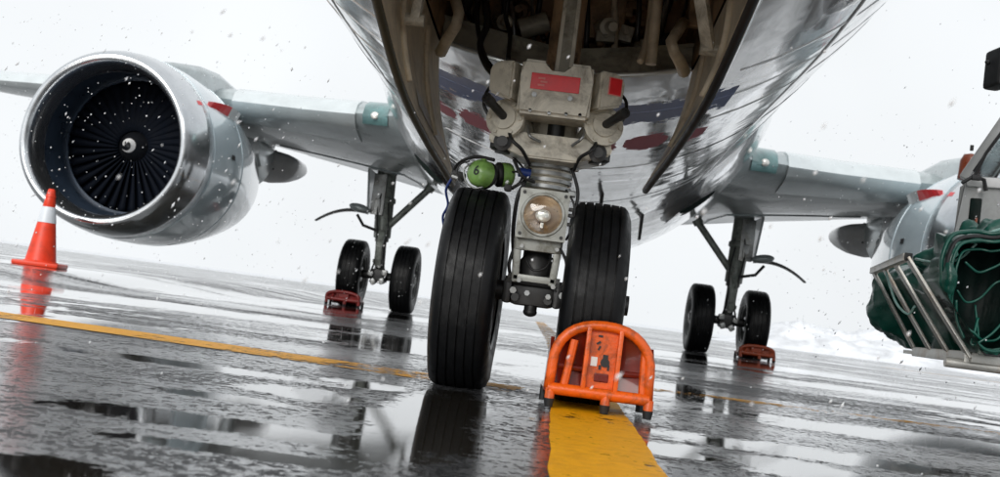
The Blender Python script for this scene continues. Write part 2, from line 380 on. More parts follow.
def sphere(bm, c, s, rot=None, u=20, v=12):
    r = bmesh.ops.create_uvsphere(bm, u_segments=u, v_segments=v, radius=1)
    bmesh.ops.transform(bm, matrix=Matrix.Translation(Vector(c)) @ (rot.to_4x4() if rot else Matrix()) @ Matrix.Diagonal((*s, 1)), verts=r['verts'])
    return bm
def spline(keys, x):
    """smooth interpolation through (x, value) keys"""
    if x <= keys[0][0]: return keys[0][1]
    if x >= keys[-1][0]: return keys[-1][1]
    for i in range(len(keys) - 1):
        if keys[i][0] <= x <= keys[i + 1][0]:
            x0, y0 = keys[i]; x1, y1 = keys[i + 1]
            m0 = (y1 - keys[i - 1][1]) / (x1 - keys[i - 1][0]) if i > 0 else (y1 - y0) / (x1 - x0)
            m1 = (keys[i + 2][1] - y0) / (keys[i + 2][0] - x0) if i + 2 < len(keys) else (y1 - y0) / (x1 - x0)
            h = x1 - x0; t = (x - x0) / h
            return (2 * t**3 - 3 * t * t + 1) * y0 + (t**3 - 2 * t * t + t) * h * m0 + (-2 * t**3 + 3 * t * t) * y1 + (t**3 - t * t) * h * m1
def sstep(a, b, x):
    t = max(0, min(1, (x - a) / (b - a))); return t * t * (3 - 2 * t)

# ------------------------------------------------------------------ the setting
def gz(x, y):
    """the apron crowns very gently away to the left"""
    return .088 * sstep(-3.6, -5.0, x) * sstep(6, 9, y)
def seq(knots):
    out = []
    for a, b, n in knots: out += [a + (b - a) * i / n for i in range(n)]
    return out + [knots[-1][1]]
gx = seq([(-900, -120, 8), (-120, -20, 16), (-20, -5, 14), (-5, -3, 10), (-3, 3, 12), (3, 20, 12), (20, 120, 14), (120, 900, 8)])
gy = seq([(-60, 0, 6), (0, 6, 12), (6, 9, 8), (9, 30, 20), (30, 130, 20)])
bm = B()
grid = [[bm.verts.new((x, y, gz(x, y))) for x in gx] for y in gy]
for a, b in zip(grid[:-1], grid[1:]):
    for k in range(len(gx) - 1): bm.faces.new((a[k], a[k + 1], b[k + 1], b[k]))
ap = obj('apron', bm, 'ground', smooth='all'); ap['kind'] = 'structure'
ap['label'] = 'wet grey asphalt apron with puddles under the aircraft'
bm = B()
sx = seq([(-900, 900, 60)]); sy = seq([(129.9, 400, 30), (400, 2600, 12)])
grid = [[bm.verts.new((x, y, .03 + (.25 * noise.noise((x * .02, y * .02, 3)) + .25) * sstep(131, 190, y) + gz(x, y))) for x in sx] for y in sy]
for a, b in zip(grid[:-1], grid[1:]):
    for k in range(len(sx) - 1): bm.faces.new((a[k], a[k + 1], b[k + 1], b[k]))
sf = obj('snow_field', bm, 'snow', smooth='all'); sf['kind'] = 'structure'

def stripe(pts, w, wear, n=40):
    """painted line along a polyline, just above the asphalt"""
    bm = B(); lay = bm.verts.layers.float.new('wear'); L = []
    for i in range(n + 1):
        t = i / n * (len(pts) - 1); k = min(int(t), len(pts) - 2); f = t - k
        p = Vector(pts[k]).lerp(Vector(pts[k + 1]), f)
        d = (Vector(pts[k + 1]) - Vector(pts[k])).normalized(); nn = Vector((-d.y, d.x))
        wv = wear[k] + (wear[k + 1] - wear[k]) * f
        ww = w * (1 + .05 * noise.noise((p.x * 5, p.y * 5, 1)) + .03 * noise.noise((p.x * 19, p.y * 19, 4)))
        row = []
        for s in (-.5, .5):
            q = p + nn * ww * s; v = bm.verts.new((q.x, q.y, gz(q.x, q.y) + .002)); v[lay] = wv; row.append(v)
        L.append(row)
    for a, b in zip(L[:-1], L[1:]): bm.faces.new((a[0], a[1], b[1], b[0]))
    o = obj('painted_line', bm, 'line'); o['kind'] = 'structure'; return o
stripe([(.14, -1.0), (.14, 2.5), (.14, 3.55), (.13, 6.0), (.06, 11.0), (-.4, 30.0)], .235, [.46, .45, .47, .66, .62, .60], 260)
stripe([(-9, 4.95), (-2.25, 4.13), (-1.3, 4.02), (-.65, 3.94), (-.1, 3.85)], .31, [.44, .46, .52, .57, .60], 200)
stripe([(.35, 4.98), (1.0, 5.06), (4, 5.35), (9, 5.9)], .19, [.70, .60, .72, .75], 60)
stripe([(9, 30), (17, 29), (40, 26)], .3, [.55, .5, .55], 30)

def bank(name, label, pts, hgt, wid, seed):
    bm = B(); rows = []
    n = 220; mcol = 24
    for i in range(n + 1):
        t = i / n; a = Vector(pts[0]).lerp(Vector(pts[1]), t); d = (Vector(pts[1]) - Vector(pts[0])).normalized(); nn = Vector((-d.y, d.x))
        end = sstep(0, .06, t) * sstep(1, .94, t); row = []
        for j in range(mcol + 1):
            s = j / mcol * 2 - 1; q = a + nn * s * wid
            hh = hgt * (1 - abs(s) ** 1.6) * (.62 + .30 * noise.fractal((q.x * .16, q.y * .16, seed), 1, 2, 3) + .16 * noise.noise((q.x * .9, q.y * .9, seed)) + .08 * noise.noise((q.x * 2.3, q.y * 2.3, seed)))
            row.append(Vector((q.x, q.y, max(-.02, hh * end) - .01)))
        rows.append(row)
    loft(bm, rows, False, False)
    o = obj(name, bm, 'snow', smooth='all'); o['kind'] = 'structure'; o['label'] = label
    return o
bank('snow_bank', 'low lumpy ploughed snow bank beyond the apron at right', [(8.5, 62), (75, 57)], 1.9, 4.0, 3)
bank('snow_bank', 'pale snow mound rising behind the ploughed bank', [(17, 95), (33, 93)], 3.2, 6.0, 9)

# ------------------------------------------------------------------ the aircraft
plane = empty('airplane', (XA, 3.7, 0), 'white twin-engine jet airliner seen from under its nose, parked on the wet apron', 'airplane')
bpy.context.view_layer.update()
PINV = plane.matrix_world.inverted()
def part(name, bm, m, parent=None, smooth=False, recalc=True):
    o = obj(name, bm, m, None, smooth, recalc)
    o.parent = parent or plane
    o.matrix_parent_inverse = PINV if parent is None else Matrix()
    return o
# parts keep world-coordinate meshes; a sub-part's parent has identity local matrix, so it also stays in world coordinates

ZC = [(-.3, 2.55), (.4, 2.6), (1.2, 2.75), (2.5, 2.95), (4, 3.08), (5.6, 3.12), (22, 3.12), (30, 3.9)]
HW = [(-.3, .02), (-.15, .33), (.2, .68), (.8, 1.05), (1.6, 1.38), (2.6, 1.62), (3.8, 1.78), (5.6, 1.88), (20, 1.88), (25, 1.5), (30, .35)]
BZ = [(-.3, 2.53), (-.15, 2.27), (.2, 2.02), (.8, 1.76), (1.6, 1.56), (2.6, 1.40), (3.4, 1.32), (4.35, 1.265), (5.6, 1.24), (19, 1.24), (24, 2.0), (30, 3.5)]
TZ = [(-.3, 2.57), (.2, 3.1), (.9, 3.45), (1.5, 3.75), (2.4, 4.5), (3.4, 4.95), (5.6, 5.2), (22, 5.25), (30, 4.6)]
WELL0, WELL1, WELLX = 1.7, 4.35, .535
def belly(x, Y):
    w = spline(HW, Y); t = max(0, 1 - ((x - XA) / w) ** 2); zc = spline(ZC, Y)
    return zc - (zc - spline(BZ, Y)) * math.sqrt(t)
ys = seq([(-.3, .2, 8), (.2, WELL0, 10), (WELL0, WELL1, 18), (WELL1, 8, 18), (8, 20, 16), (20, 30, 14)])
bm = B(); rows = []; NH, NS, NT = 10, 18, 20
for Y in ys:
    w, zc, b, t = spline(HW, Y), spline(ZC, Y), spline(BZ, Y), spline(TZ, Y)
    th = math.asin(min(.8, WELLX / max(w, .02)))
    angs = [-th + 2 * th * i / NH for i in range(NH)] + [th + (math.pi / 2 - th) * i / NS for i in range(NS)]
    angs += [math.pi / 2 + math.pi * i / NT for i in range(NT)] + [3 * math.pi / 2 + (math.pi / 2 - th) * i / NS for i in range(NS)]
    row = []
    for a in angs:
        s, c = math.sin(a), math.cos(a)
        row.append(bm.verts.new((XA + w * s, Y, zc - (zc - b if c > 0 else t - zc) * c)))
    rows.append(row)
n = len(rows[0])
for i in range(len(rows) - 1):
    inwell = ys[i] >= WELL0 - 1e-6 and ys[i + 1] <= WELL1 + 1e-6
    for k in range(n):
        if inwell and k < NH: continue
        bm.faces.new((rows[i][k], rows[i][(k + 1) % n], rows[i + 1][(k + 1) % n], rows[i + 1][k]))
bm.faces.new(rows[0]); bm.faces.new(rows[-1][::-1])
fus = part('fuselage', bm, 'skin', smooth='all')

# raised skin laps and access panels on the belly
for Y in (5.05, 6.9, 8.8):
    bm = B(); prev = None
    for i in range(41):
        x = XA - 1.45 + 2.9 * i / 40; z = belly(x, Y)
        row = [bm.verts.new((x, Y + dy, z - dz)) for dy, dz in ((0, -.001), (0, .003), (.025, .003), (.025, -.001))]
        if prev:
            for k in range(3): bm.faces.new((prev[k], prev[k + 1], row[k + 1], row[k]))
        prev = row
    part('skin_lap', bm, 'skin', fus, 'all')
def sec(Y, a, off=0.0):
    w, zc, b_, t_ = spline(HW, Y), spline(ZC, Y), spline(BZ, Y), spline(TZ, Y); c = math.cos(a)
    return Vector((XA + (w + off) * math.sin(a), Y, zc - (zc - b_ + off if c > 0 else t_ - zc + off) * c))
for Y in (2.55, 3.55, 4.55, 5.6, 6.9, 8.0, 9.1):
    for sgn in (-1, 1):
        bm = B(); rows = []
        for i in range(25):
            a = sgn * (R(24 if Y > 3 else 28) + R(70) * i / 24)
            rows.append([sec(Y, a, -.004), sec(Y, a, .0028), sec(Y + .02, a, .0028), sec(Y + .02, a, -.004)])
        loft(bm, rows, False, False); part('frame_lap', bm, 'skin', fus, 'all')
for ang in (-62, -40, 40, 62):
    bm = B(); rows = []
    for i in range(41):
        Y = 2.4 + 8.2 * i / 40; a = R(ang); da = .012
        rows.append([sec(Y, a - da, -.004), sec(Y, a - da, .0028), sec(Y, a + da, .0028), sec(Y, a + da, -.004)])
    loft(bm, rows, False, False); part('long_lap', bm, 'skin', fus, 'all')
for (Y0, Y1, a0, a1) in ((5.75, 6.45, 46, 57), (3.75, 4.3, 44, 55), (7.1, 7.7, -57, -46), (4.7, 5.3, -56, -45), (6.2, 6.55, -9, 9), (7.2, 7.6, 6, 16)):
    bm = B(); rows = []
    for i in range(7):
        Y = Y0 + (Y1 - Y0) * i / 6; rows.append([sec(Y, R(a0 + (a1 - a0) * j / 6), .0035 if 0 < i < 6 and 0 < j < 6 else -.002) for j in range(7)])
    loft(bm, rows, False, False); part('access_panel', bm, 'skin', fus, 12)
# ventral blade antennas and drain masts
for (px, py, Y, hh) in ((640, 238, 10.8, .24), (600, 214, 8.3, .16)):
    p = at(px, py, Y); z0 = belly(p.x, Y) - .0
    bm = B(); prism(bm, [(-.03, .03), (.20, .03), (.16, -hh), (.06, -hh)], Matrix.Translation((p.x, Y, z0)) @ Matrix.Rotation(R(90), 4, 'Z'), .025)
    part('blade_antenna', bm, 'dark', fus)

# wing-to-body fairing with two ram air inlets
bm = B(); rows = []
for i in range(25):
    Y = 9.6 + 9.6 * i / 24; k = math.sin(math.pi * min(1, (i / 24) * 1.0)) ** .55 if 0 < i < 24 else 0
    row = []
    for j in range(33):
        a = -R(72) + 2 * R(72) * j / 32
        rr = 1.80 + .30 * k * (1 - .55 * math.cos(a) ** 6) * (0.55 + .45 * abs(math.sin(a)))
        row.append(Vector((XA + rr * math.sin(a) * (1 + .12 * k * abs(math.sin(a)) ** 2), Y, 3.10 - rr * math.cos(a) * (1 + .02 * k))))
    rows.append(row)
loft(bm, rows, False, False)
fair = part('wing_body_fairing', bm, 'skin', smooth='all')
for s in (-1, 1):
    bm = B(); rows = []
    for i in range(9):                                   # scoop shell flaring out of the fairing
        t = i / 8; Y = 10.4 + 1.7 * (1 - t); half = 1.22 + .10 * t; row = []
        for j in range(17):
            a = math.pi * j / 16; rx = .18 * (.35 + .65 * t); rz = .06 * (.1 + .9 * t)
            row.append(Vector((XA + s * (half + rx * math.cos(a) * .9), Y, 1.545 + .13 * math.cos(a) - rz * math.sin(a))))
        rows.append(row)
    loft(bm, rows, False, False)
    sc_ = part('ram_air_scoop', bm, 'skin', smooth='all')
    bm = B(); loft(bm, [[p + Vector((0, .03, 0)) for p in rows[-1]], [p.lerp(Vector((XA + s * 1.32, 10.8, 1.5)), .35) + Vector((0, .4, 0)) for p in rows[-1]]], True, True)
    part('inlet_throat', bm, 'black', sc_)

# ---- nose wheel well
ZT = 2.25
bm = B()
x0, x1 = XA - WELLX + .012, XA + WELLX - .012
for (a, b) in (((x0, WELL0), (x0, WELL1 + .45)), ((x1, WELL0), (x1, WELL1 + .45))):   # side walls
    vs = []
    for i in range(13):
        Y = a[1] + (b[1] - a[1]) * i / 12
        vs.append((bm.verts.new((a[0], Y, belly(a[0], min(Y, WELL1)) + .015)), bm.verts.new((a[0], Y, ZT))))
    for p, q in zip(vs[:-1], vs[1:]): bm.faces.new((p[0], p[1], q[1], q[0]))
for Y in (WELL0, WELL1 + .45):
    f = [bm.verts.new(p) for p in ((x0, Y, 1.42), (x1, Y, 1.42), (x1, Y, ZT), (x0, Y, ZT))]; bm.faces.new(f)
f = [bm.verts.new(p) for p in ((x0, WELL0, ZT), (x1, WELL0, ZT), (x1, WELL1 + .45, ZT), (x0, WELL1 + .45, ZT))]; bm.faces.new(f)
well = part('nose_wheel_well', bm, 'well', recalc=False)
# bright lip round the aft edge of the opening, grey shelf panel with a V-shaped flange
bm = B(); pts = [(XA - WELLX + .02 + (2 * WELLX - .04) * i / 20, WELL1 - .01, 0) for i in range(21)]
tube(bm, [(x, y, belly(x, WELL1) + .006) for x, y, _ in pts], .011, 8)
part('opening_lip', bm, 'wing_le', well, True)
bm = B(); rows = []
for i in range(21):
    x = XA - WELLX + .015 + (2 * WELLX - .03) * i / 20; k = abs(x - XA) / WELLX
    zt = 1.365 + .085 * k ** 1.2
    rows.append([Vector((x, WELL1 + .015, belly(x, WELL1) + .01)), Vector((x, WELL1 + .05, zt)), Vector((x, WELL1 + .02, zt + .012)), Vector((x, WELL1 + .12, zt + .02)), Vector((x, WELL1 + .12, belly(x, WELL1) + .02))])
loft(bm, rows, True, True); part('bulkhead_panel', bm, 'wellgrey', well)
for i, xx in enumerate((-.40, -.22, .20, .37)):
    bm = B(); box(bm, (XA + xx, WELL1 + .42, 1.83), (.035, .05, .80), bev=.004); part('stiffener', bm, 'well' if i % 2 else 'wellgrey', well)
for Y in (2.2, 2.6, 3.0, 3.4, 3.8, 4.2):
    for s in (-1, 1):
        bm = B(); box(bm, (XA + s * (WELLX - .045), Y, 1.85), (.05, .035, .75), bev=.004); part('frame_rib', bm, 'well', well)
for (px, py, Y) in ((632, 22, 4.72), (519, 12, 4.72)):        # ring fittings on the rear wall
    p = at(px, py, Y); bm = B(); lathe(bm, p, (0, -1, 0), [(-.05, .085), (.03, .085), (.04, .075), (.04, .05), (.0, .045), (-.05, .045)], 24)
    lathe(bm, p, (0, -1, 0), [(-.05, .0), (.05, .0), (.05, .018), (-.05, .018)], 12)
    part('ring_fitting', bm, 'well', well, True)
def hose(pts, r, m, parent, name='hydraulic_hose', n=24):
    P = [Vector(p) for p in pts]; out = []
    for i in range(n + 1):
        t = i / n * (len(P) - 1); out.append(Vector([spline([(k, P[k][a]) for k in range(len(P))], t) for a in range(3)]))
    bm = B(); tube(bm, out, r, 8); return part(name, bm, m, parent, 'all')
hose([at(486, 0, 4.1), at(487, 25, 4.05), at(480, 45, 4.0), at(487, 66, 3.95), at(500, 80, 3.85)], .014, 'rubber', well)
hose([at(476, 0, 4.2), at(478, 30, 4.15), at(484, 55, 4.1), at(495, 72, 3.95)], .010, 'rubber', well)
hose([at(508, 0, 4.4), at(506, 18, 4.4), at(510, 35, 4.35), at(508, 60, 4.2)], .010, 'dark', well)
hose([at(652, 0, 4.3), at(650, 20, 4.3), at(646, 45, 4.25), at(640, 62, 4.2)], .014, 'doorin', well)
hose([at(668, 0, 4.5), at(664, 20, 4.5), at(660, 36, 4.45)], .012, 'dark', well)
hose([at(596, 0, 4.6), at(600, 16, 4.6), at(598, 34, 4.55), at(600, 45, 4.5)], .016, 'well', well)
hose([at(540, 0, 4.55), at(538, 20, 4.55), at(544, 40, 4.5)], .012, 'dark', well)
bm = B(); box(bm, at(606, 20, 4.6), (.16, .12, .20), bev=.01); part('control_box', bm, 'well', well)
bm = B(); cyl(bm, at(520, 30, 4.5), at(548, 22, 4.5), .045, 16); part('actuator_cylinder', bm, 'wellgrey', well, True)
bm = B(); cyl(bm, at(655, 30, 4.2) + Vector((0, 0, -.14)), at(657, 0, 4.2) + Vector((0, 0, .1)), .022, 12); part('door_rod', bm, 'doorin', well, True)

# packed hardware: pipes, brackets, junction boxes, clamps and wire bundles
rb = random.Random(5)
for k in range(16):
    x = XA - .46 + .92 * k / 15 + rb.uniform(-.015, .015)
    if abs(x - XA) < .07: continue
    Y = 4.30 + rb.uniform(.12, .40); z0 = 1.40 + rb.uniform(0, .07); bend = rb.uniform(-.06, .06)
    hose([(x, Y, z0), (x + bend * .4, Y - .02, z0 + .12), (x + bend, Y, z0 + .26), (x + bend * .6, Y + .02, z0 + .5)], rb.uniform(.006, .015), rb.choice(('dark', 'steel', 'doorin', 'rubber', 'wellgrey')), well, 'hydraulic_pipe', 10)
for k in range(12):
    x = XA + rb.choice((-1, 1)) * rb.uniform(.12, .46); Y = 4.30 + rb.uniform(.10, .32); z = rb.uniform(1.43, 1.72)
    bm = B(); box(bm, (x, Y, z), (rb.uniform(.03, .09), .05, rb.uniform(.03, .08)), Matrix.Rotation(rb.uniform(-.4, .4), 3, 'Y'), .006)
    cyl(bm, (x, Y - .02, z), (x, Y - .04, z), .010, 8); part('bay_bracket', bm, rb.choice(('well', 'wellgrey', 'beige', 'dark')), well, 30)
for k in range(7):
    s_ = rb.choice((-1, 1)); x = XA + s_ * rb.uniform(.36, .47); z = rb.uniform(1.50, 1.75)
    hose([(x, 2.6, z + .1), (x + s_ * .02, 3.2, z + .03), (x - s_ * .02, 3.8, z), (x, 4.5, z - .02)], rb.uniform(.007, .013), rb.choice(('steel', 'rubber', 'doorin', 'dark')), well, 'hydraulic_pipe', 14)
for (xx, z, r_) in ((-.30, 1.50, .035), (.31, 1.47, .03), (.14, 1.53, .04)):
    bm = B(); lathe(bm, (XA + xx, 4.55, z), (.25, -.9, -.2), [(0, 0), (0, r_), (.10, r_), (.11, r_ * .6), (.16, r_ * .5), (.16, 0)], 16); part('hydraulic_valve', bm, 'beige', well, 30)

# ---- nose gear doors
EDGE_H = [(1.75, .53), (2.4, .525), (2.85, .505), (3.3, .475), (3.8, .44), (4.2, .41), (4.38, .395)]
EDGE_Z = [(1.75, 1.42), (2.4, 1.30), (2.85, 1.13), (3.3, .965), (3.8, .875), (4.2, .825), (4.38, .80)]
for s in (-1, 1):
    bm = B(); rows = []; zs = .035 * s
    for i in range(25):
        Y = 1.75 + (4.38 - 1.75) * i / 24; hb, zb = spline(EDGE_H, Y), spline(EDGE_Z, Y) + zs
        ht = WELLX + .004; zt = belly(XA + s * ht, min(Y, WELL1)) - .006; zb = min(zb, zt - .02)
        row = []
        for j in range(9):                                  # inner face, top to bottom
            t = j / 8; bow = .030 * math.sin(math.pi * t)
            row.append(Vector((XA + s * (ht + (hb - ht) * t + bow - .014), Y, zt + (zb - zt) * t)))
        for j in range(8, -1, -1):
            t = j / 8; bow = .030 * math.sin(math.pi * t)
            row.append(Vector((XA + s * (ht + (hb - ht) * t + bow + .014), Y, zt + (zb - zt) * t)))
        rows.append(row)
    loft(bm, rows)
    door = part('nose_gear_door', bm, 'doorin', smooth=30)
    door['label'] = 'tan lined nose gear door hanging open ' + ('left' if s < 0 else 'right') + ' of the strut'
    bm = B(); loft(bm, [[p + Vector((s * .0035, 0, 0)) for p in r[9:]] for r in rows], False, False); part('outer_skin', bm, 'skin', door, 'all')
    bm = B(); tube(bm, [r[8].lerp(r[9], .5) + Vector((0, 0, -.004)) for r in rows] + [rows[-1][8 - k].lerp(rows[-1][9 + k], .5) + Vector((0, .006, 0)) for k in range(1, 9)], .0135, 10)
    part('door_seal', bm, 'seal' if s < 0 else 'rubber', door, 'all')
    # stiffening ribs on the lining
    for i in (9, 15, 20):
        bm = B(); r_ = rows[i]; tube(bm, [r_[k] + Vector((-s * .006, 0, 0)) for k in range(1, 8)], .013, 6); part('lining_rib', bm, 'doorin', door, 'all')
    # light strip near the lower edge
    bm = B(); a = [r[6] + Vector((-s * .003, 0, 0)) for r in rows[17:24]]; b_ = [r[7] + Vector((-s * .003, 0, 0)) for r in rows[17:24]]
    loft(bm, [a, b_], False, False); part('edge_plate', bm, 'galv', door)
    # goose-neck hinge arm and door push rod
    if s < 0: g = [at(441, 52, 4.2), at(447, 40, 4.1), at(456, 26, 4.05), at(459, 14, 4.05), at(456, 2, 4.1), at(452, -14, 4.15)]
    else: g = [at(684, 72, 4.2), at(680, 62, 4.1), at(674, 52, 4.05), at(671, 42, 4.05), at(676, 34, 4.1), at(684, 22, 4.15)]
    bm = B(); tube(bm, g, [.026, .024, .022, .022, .022, .022], 8); part('hinge_arm', bm, 'doorin', door, 'all')
    g = (at(415, 20, 3.3), at(425, -30, 3.3)) if s < 0 else (at(709, 50, 3.5), at(700, -10, 3.4))
    bm = B(); d = (g[1] - g[0]); q = d.to_track_quat('Z', 'Y').to_matrix(); box(bm, (g[0] + g[1]) / 2, (.042, .03, d.length), q, .006)
    cyl(bm, g[0] - Vector((.03, 0, 0)), g[0] + Vector((.03, 0, 0)), .02, 12); part('push_rod', bm, 'beige', door, 20)

# ---- nose landing gear
XG, YG = -.086, 3.70
RN, WN, NSP = .345, .205, .415
bm = B()
lathe(bm, (XG, YG, 0), (0, 0, 1), [(.66, .0), (.66, .062), (.70, .072), (.705, .080), (.72, .080), (.725, .072), (.745, .072), (.75, .082), (.77, .082), (.775, .072), (.80, .072), (.81, .088), (.98, .088), (.98, 0)], 32)
strut = part('nose_landing_gear', bm, 'beige', smooth=True)
bm = B(); lathe(bm, (XG, YG + .12, 0), (0, 0, 1), [(.90, 0), (.90, .06), (1.95, .06), (1.95, 0)], 24); box(bm, (XG, YG + .12, 1.95), (.98, .1, .1), bev=.02); part('upper_strut', bm, 'well', strut, True)
bm = B(); lathe(bm, (XG, YG, 0), (0, 0, 1), [(.36, 0), (.36, .05), (.67, .05), (.67, 0)], 28); part('piston', bm, 'chrome', strut, True)
bm = B()
for z in (.712, .735, .758, .782): lathe(bm, (XG, YG, z), (0, 0, 1), [(-.006, .08), (-.006, .0865), (.006, .0865), (.006, .08)], 32, True)
part('clamp_band', bm, 'steel', strut, True)
# axle beam with lugs and tow fitting
bm = B(); cyl(bm, (XG - .33, YG, RN), (XG + .33, YG, RN), .034, 20)
box(bm, (XG, YG - .01, RN + .01), (.15, .14, .11), bev=.02); cyl(bm, (XG - .095, YG - .085, RN + .035), (XG + .095, YG - .085, RN + .035), .014, 12)
for dx in (-.085, .085): box(bm, (XG + dx, YG - .06, RN + .0), (.03, .09, .085), bev=.012)
cyl(bm, (XG, YG - .05, RN - .03), (XG, YG - .05, RN - .06), .022, 16); sphere(bm, (XG, YG - .05, RN - .064), (.024, .024, .016))
for dx in (-.055, .055): cyl(bm, (XG + dx, YG - .09, RN - .02), (XG + dx, YG - .12, RN - .02), .014, 8)
part('axle', bm, 'dark', strut, 35)
# torque link (front) with a bright pin
bm = B()
for s in (-1, 1):
    box(bm, (XG + s * .066, YG - .10, .455), (.026, .03, .16), Matrix.Rotation(R(3 * s), 3, 'Y'), .006)
box(bm, (XG, YG - .105, .512), (.158, .034, .056), bev=.008)
box(bm, (XG, YG - .10, .392), (.150, .03, .024), bev=.006)
part('torque_link', bm, 'plate', strut, 30)
bm = B(); cyl(bm, (XG - .083, YG - .10, .388), (XG + .083, YG - .10, .388), .012, 12); cyl(bm, (XG - .088, YG - .10, .388), (XG - .075, YG - .10, .388), .018, 6); cyl(bm, (XG + .075, YG - .10, .388), (XG + .088, YG - .10, .388), .018, 6)
part('link_pin', bm, 'steel', strut, 30)
bm = B(); lathe(bm, (XG, YG - .03, .40), (0, 0, 1), [(0, 0), (0, .058), (.05, .06), (.075, .042), (.11, .040), (.11, 0)], 24); part('gland_nut', bm, 'dark', strut, True)
# taxi light: square housing, round bezel, reflector, bulb, lens, corner screws
LC = Vector((-.082, 3.545, .606))
bm = B(); sq = .083
outer = [(sq * (1 if math.cos(a) > 0 else -1) * min(1, abs(math.cos(a)) * 1.45) , sq * (1 if math.sin(a) > 0 else -1) * min(1, abs(math.sin(a)) * 1.45)) for a in [2 * math.pi * (k + .5) / 48 for k in range(48)]]
inner = [(.064 * math.cos(2 * math.pi * (k + .5) / 48), .064 * math.sin(2 * math.pi * (k + .5) / 48)) for k in range(48)]
loft(bm, [[LC + Vector((x, 0, z)) for x, z in inner], [LC + Vector((x * 1.02, -.008, z * 1.02)) for x, z in inner], [LC + Vector((x * 1.12, -.008, z * 1.12)) for x, z in inner], [LC + Vector((x * 1.16, 0, z * 1.16)) for x, z in inner], [LC + Vector((x, .001, z)) for x, z in outer], [LC + Vector((x, .016, z)) for x, z in outer], [LC + Vector((x * .85, .075, z * .85)) for x, z in outer]], False, True)
lamp = part('taxi_light_housing', bm, 'plate', strut, 30)
bm = B(); lathe(bm, LC, (0, 1, 0), [(.004, .064), (.02, .058), (.034, .045), (.046, .026), (.05, 0)], 32); part('lamp_reflector', bm, 'bowl', strut, 'all')
bm = B(); sphere(bm, LC + Vector((0, .026, .002)), (.030, .018, .024)); box(bm, LC + Vector((0, .02, -.036)), (.012, .01, .02), bev=.002); part('lamp_bulb', bm, 'bulb', strut, 'all')
bm = B(); lathe(bm, LC, (0, 1, 0), [(.004, .0635), (-.002, .05), (-.006, .025), (-.007, 0), (-.003, 0), (-.002, .025), (.002, .05), (.008, .0635)], 32); part('lamp_lens', bm, 'lens', strut, 'all')
bm = B()
for sx in (-1, 1):
    for sz in (-1, 1): cyl(bm, LC + Vector((sx * .069, .004, sz * .069)), LC + Vector((sx * .069, -.004, sz * .069)), .006, 8)
part('housing_screw', bm, 'dark', strut, True)
bm = B()
for dz in (-.02, .01, .03): box(bm, LC + Vector((.093, .02, dz)), (.02, .02, .012), bev=.003)
part('wire_clip', bm, 'dark', strut)
# steering collar plate with two large pivot bolts
pl = [(-.205, .020), (-.19, .034), (.185, .034), (.205, .016), (.20, -.012), (.13, -.034), (.085, -.048), (-.085, -.048), (-.13, -.034), (-.205, -.008)]
bm = B(); prism(bm, pl, Matrix.Translation((-.086, 3.62, .835)), .21)
bmesh.ops.bevel(bm, geom=bm.edges[:], offset=.006, segments=2, affect='EDGES'); part('steering_collar', bm, 'beige', strut, 30)
for s in (-1, 1):
    bm = B(); c = Vector((-.086 + s * .158, 3.56, .822)); lathe(bm, c, (0, 0, -1), [(-.02, 0), (-.02, .044), (.012, .044), (.018, .036), (.018, .026), (.026, .026), (.026, 0)], 24)
    lathe(bm, c + Vector((0, -.052, .004)), (0, -1, 0), [(0, 0), (0, .03), (.006, .03), (.01, .018), (.02, .018), (.02, 0)], 16)
    part('pivot_bolt', bm, 'dark', strut, True)
# steering metering block with side wings, notch and red placards
c0 = Vector((-.090, 3.50, 1.0))
blk = [(-.118, -.085), (.118, -.085), (.118, .04), (.115, .094), (.036, .094), (.032, .05), (-.028, .05), (-.032, .094), (-.115, .094), (-.118, .04)]
bm = B(); prism(bm, blk, Matrix.Translation(c0), .16); bmesh.ops.bevel(bm, geom=bm.edges[:], offset=.011, segments=3, affect='EDGES'); blkp = part('steering_block', bm, 'beige', strut, 30)
for s in (-1, 1):
    bm = B(); wg = [(0, -.045), (.085, -.02), (.09, .062), (.062, .085), (0, .085)]
    mt = Matrix.Translation(c0 + Vector((s * .112, .0, .0))) @ Matrix.Rotation(s * R(24), 4, 'Z') @ Matrix.Diagonal((s, 1, 1, 1))
    prism(bm, wg, mt, .15); bmesh.ops.bevel(bm, geom=bm.edges[:], offset=.007, segments=2, affect='EDGES'); part('block_side', bm, 'beige', strut, 30)
bm = B(); box(bm, c0 + Vector((-.003, -.083, .022)), (.158, .004, .052), bev=.001); part('red_placard', bm, 'red', strut)
bm = B()
for k in range(3): box(bm, c0 + Vector((-.048 + .008 * (k % 2), -.0862, .032 - .011 * k)), (.022, .002, .006))
part('placard_lettering', bm, 'redpale', strut)
mt = Matrix.Rotation(R(24), 3, 'Z'); bm = B(); box(bm, c0 + Vector((.112, 0, 0)) + mt @ Vector((.052, -.0765, .04)), (.047, .004, .058), mt, .001); part('placard_border', bm, 'redpale', strut)
bm = B(); box(bm, c0 + Vector((.112, 0, 0)) + mt @ Vector((.052, -.0785, .04)), (.041, .004, .052), mt, .001); part('red_placard', bm, 'red', strut)
for (dx, dz) in ((-.066, -.022), (.05, -.022)):
    bm = B(); cyl(bm, c0 + Vector((dx, -.078, dz)), c0 + Vector((dx, -.084, dz)), .009, 6); part('block_bolt', bm, 'steel', strut)
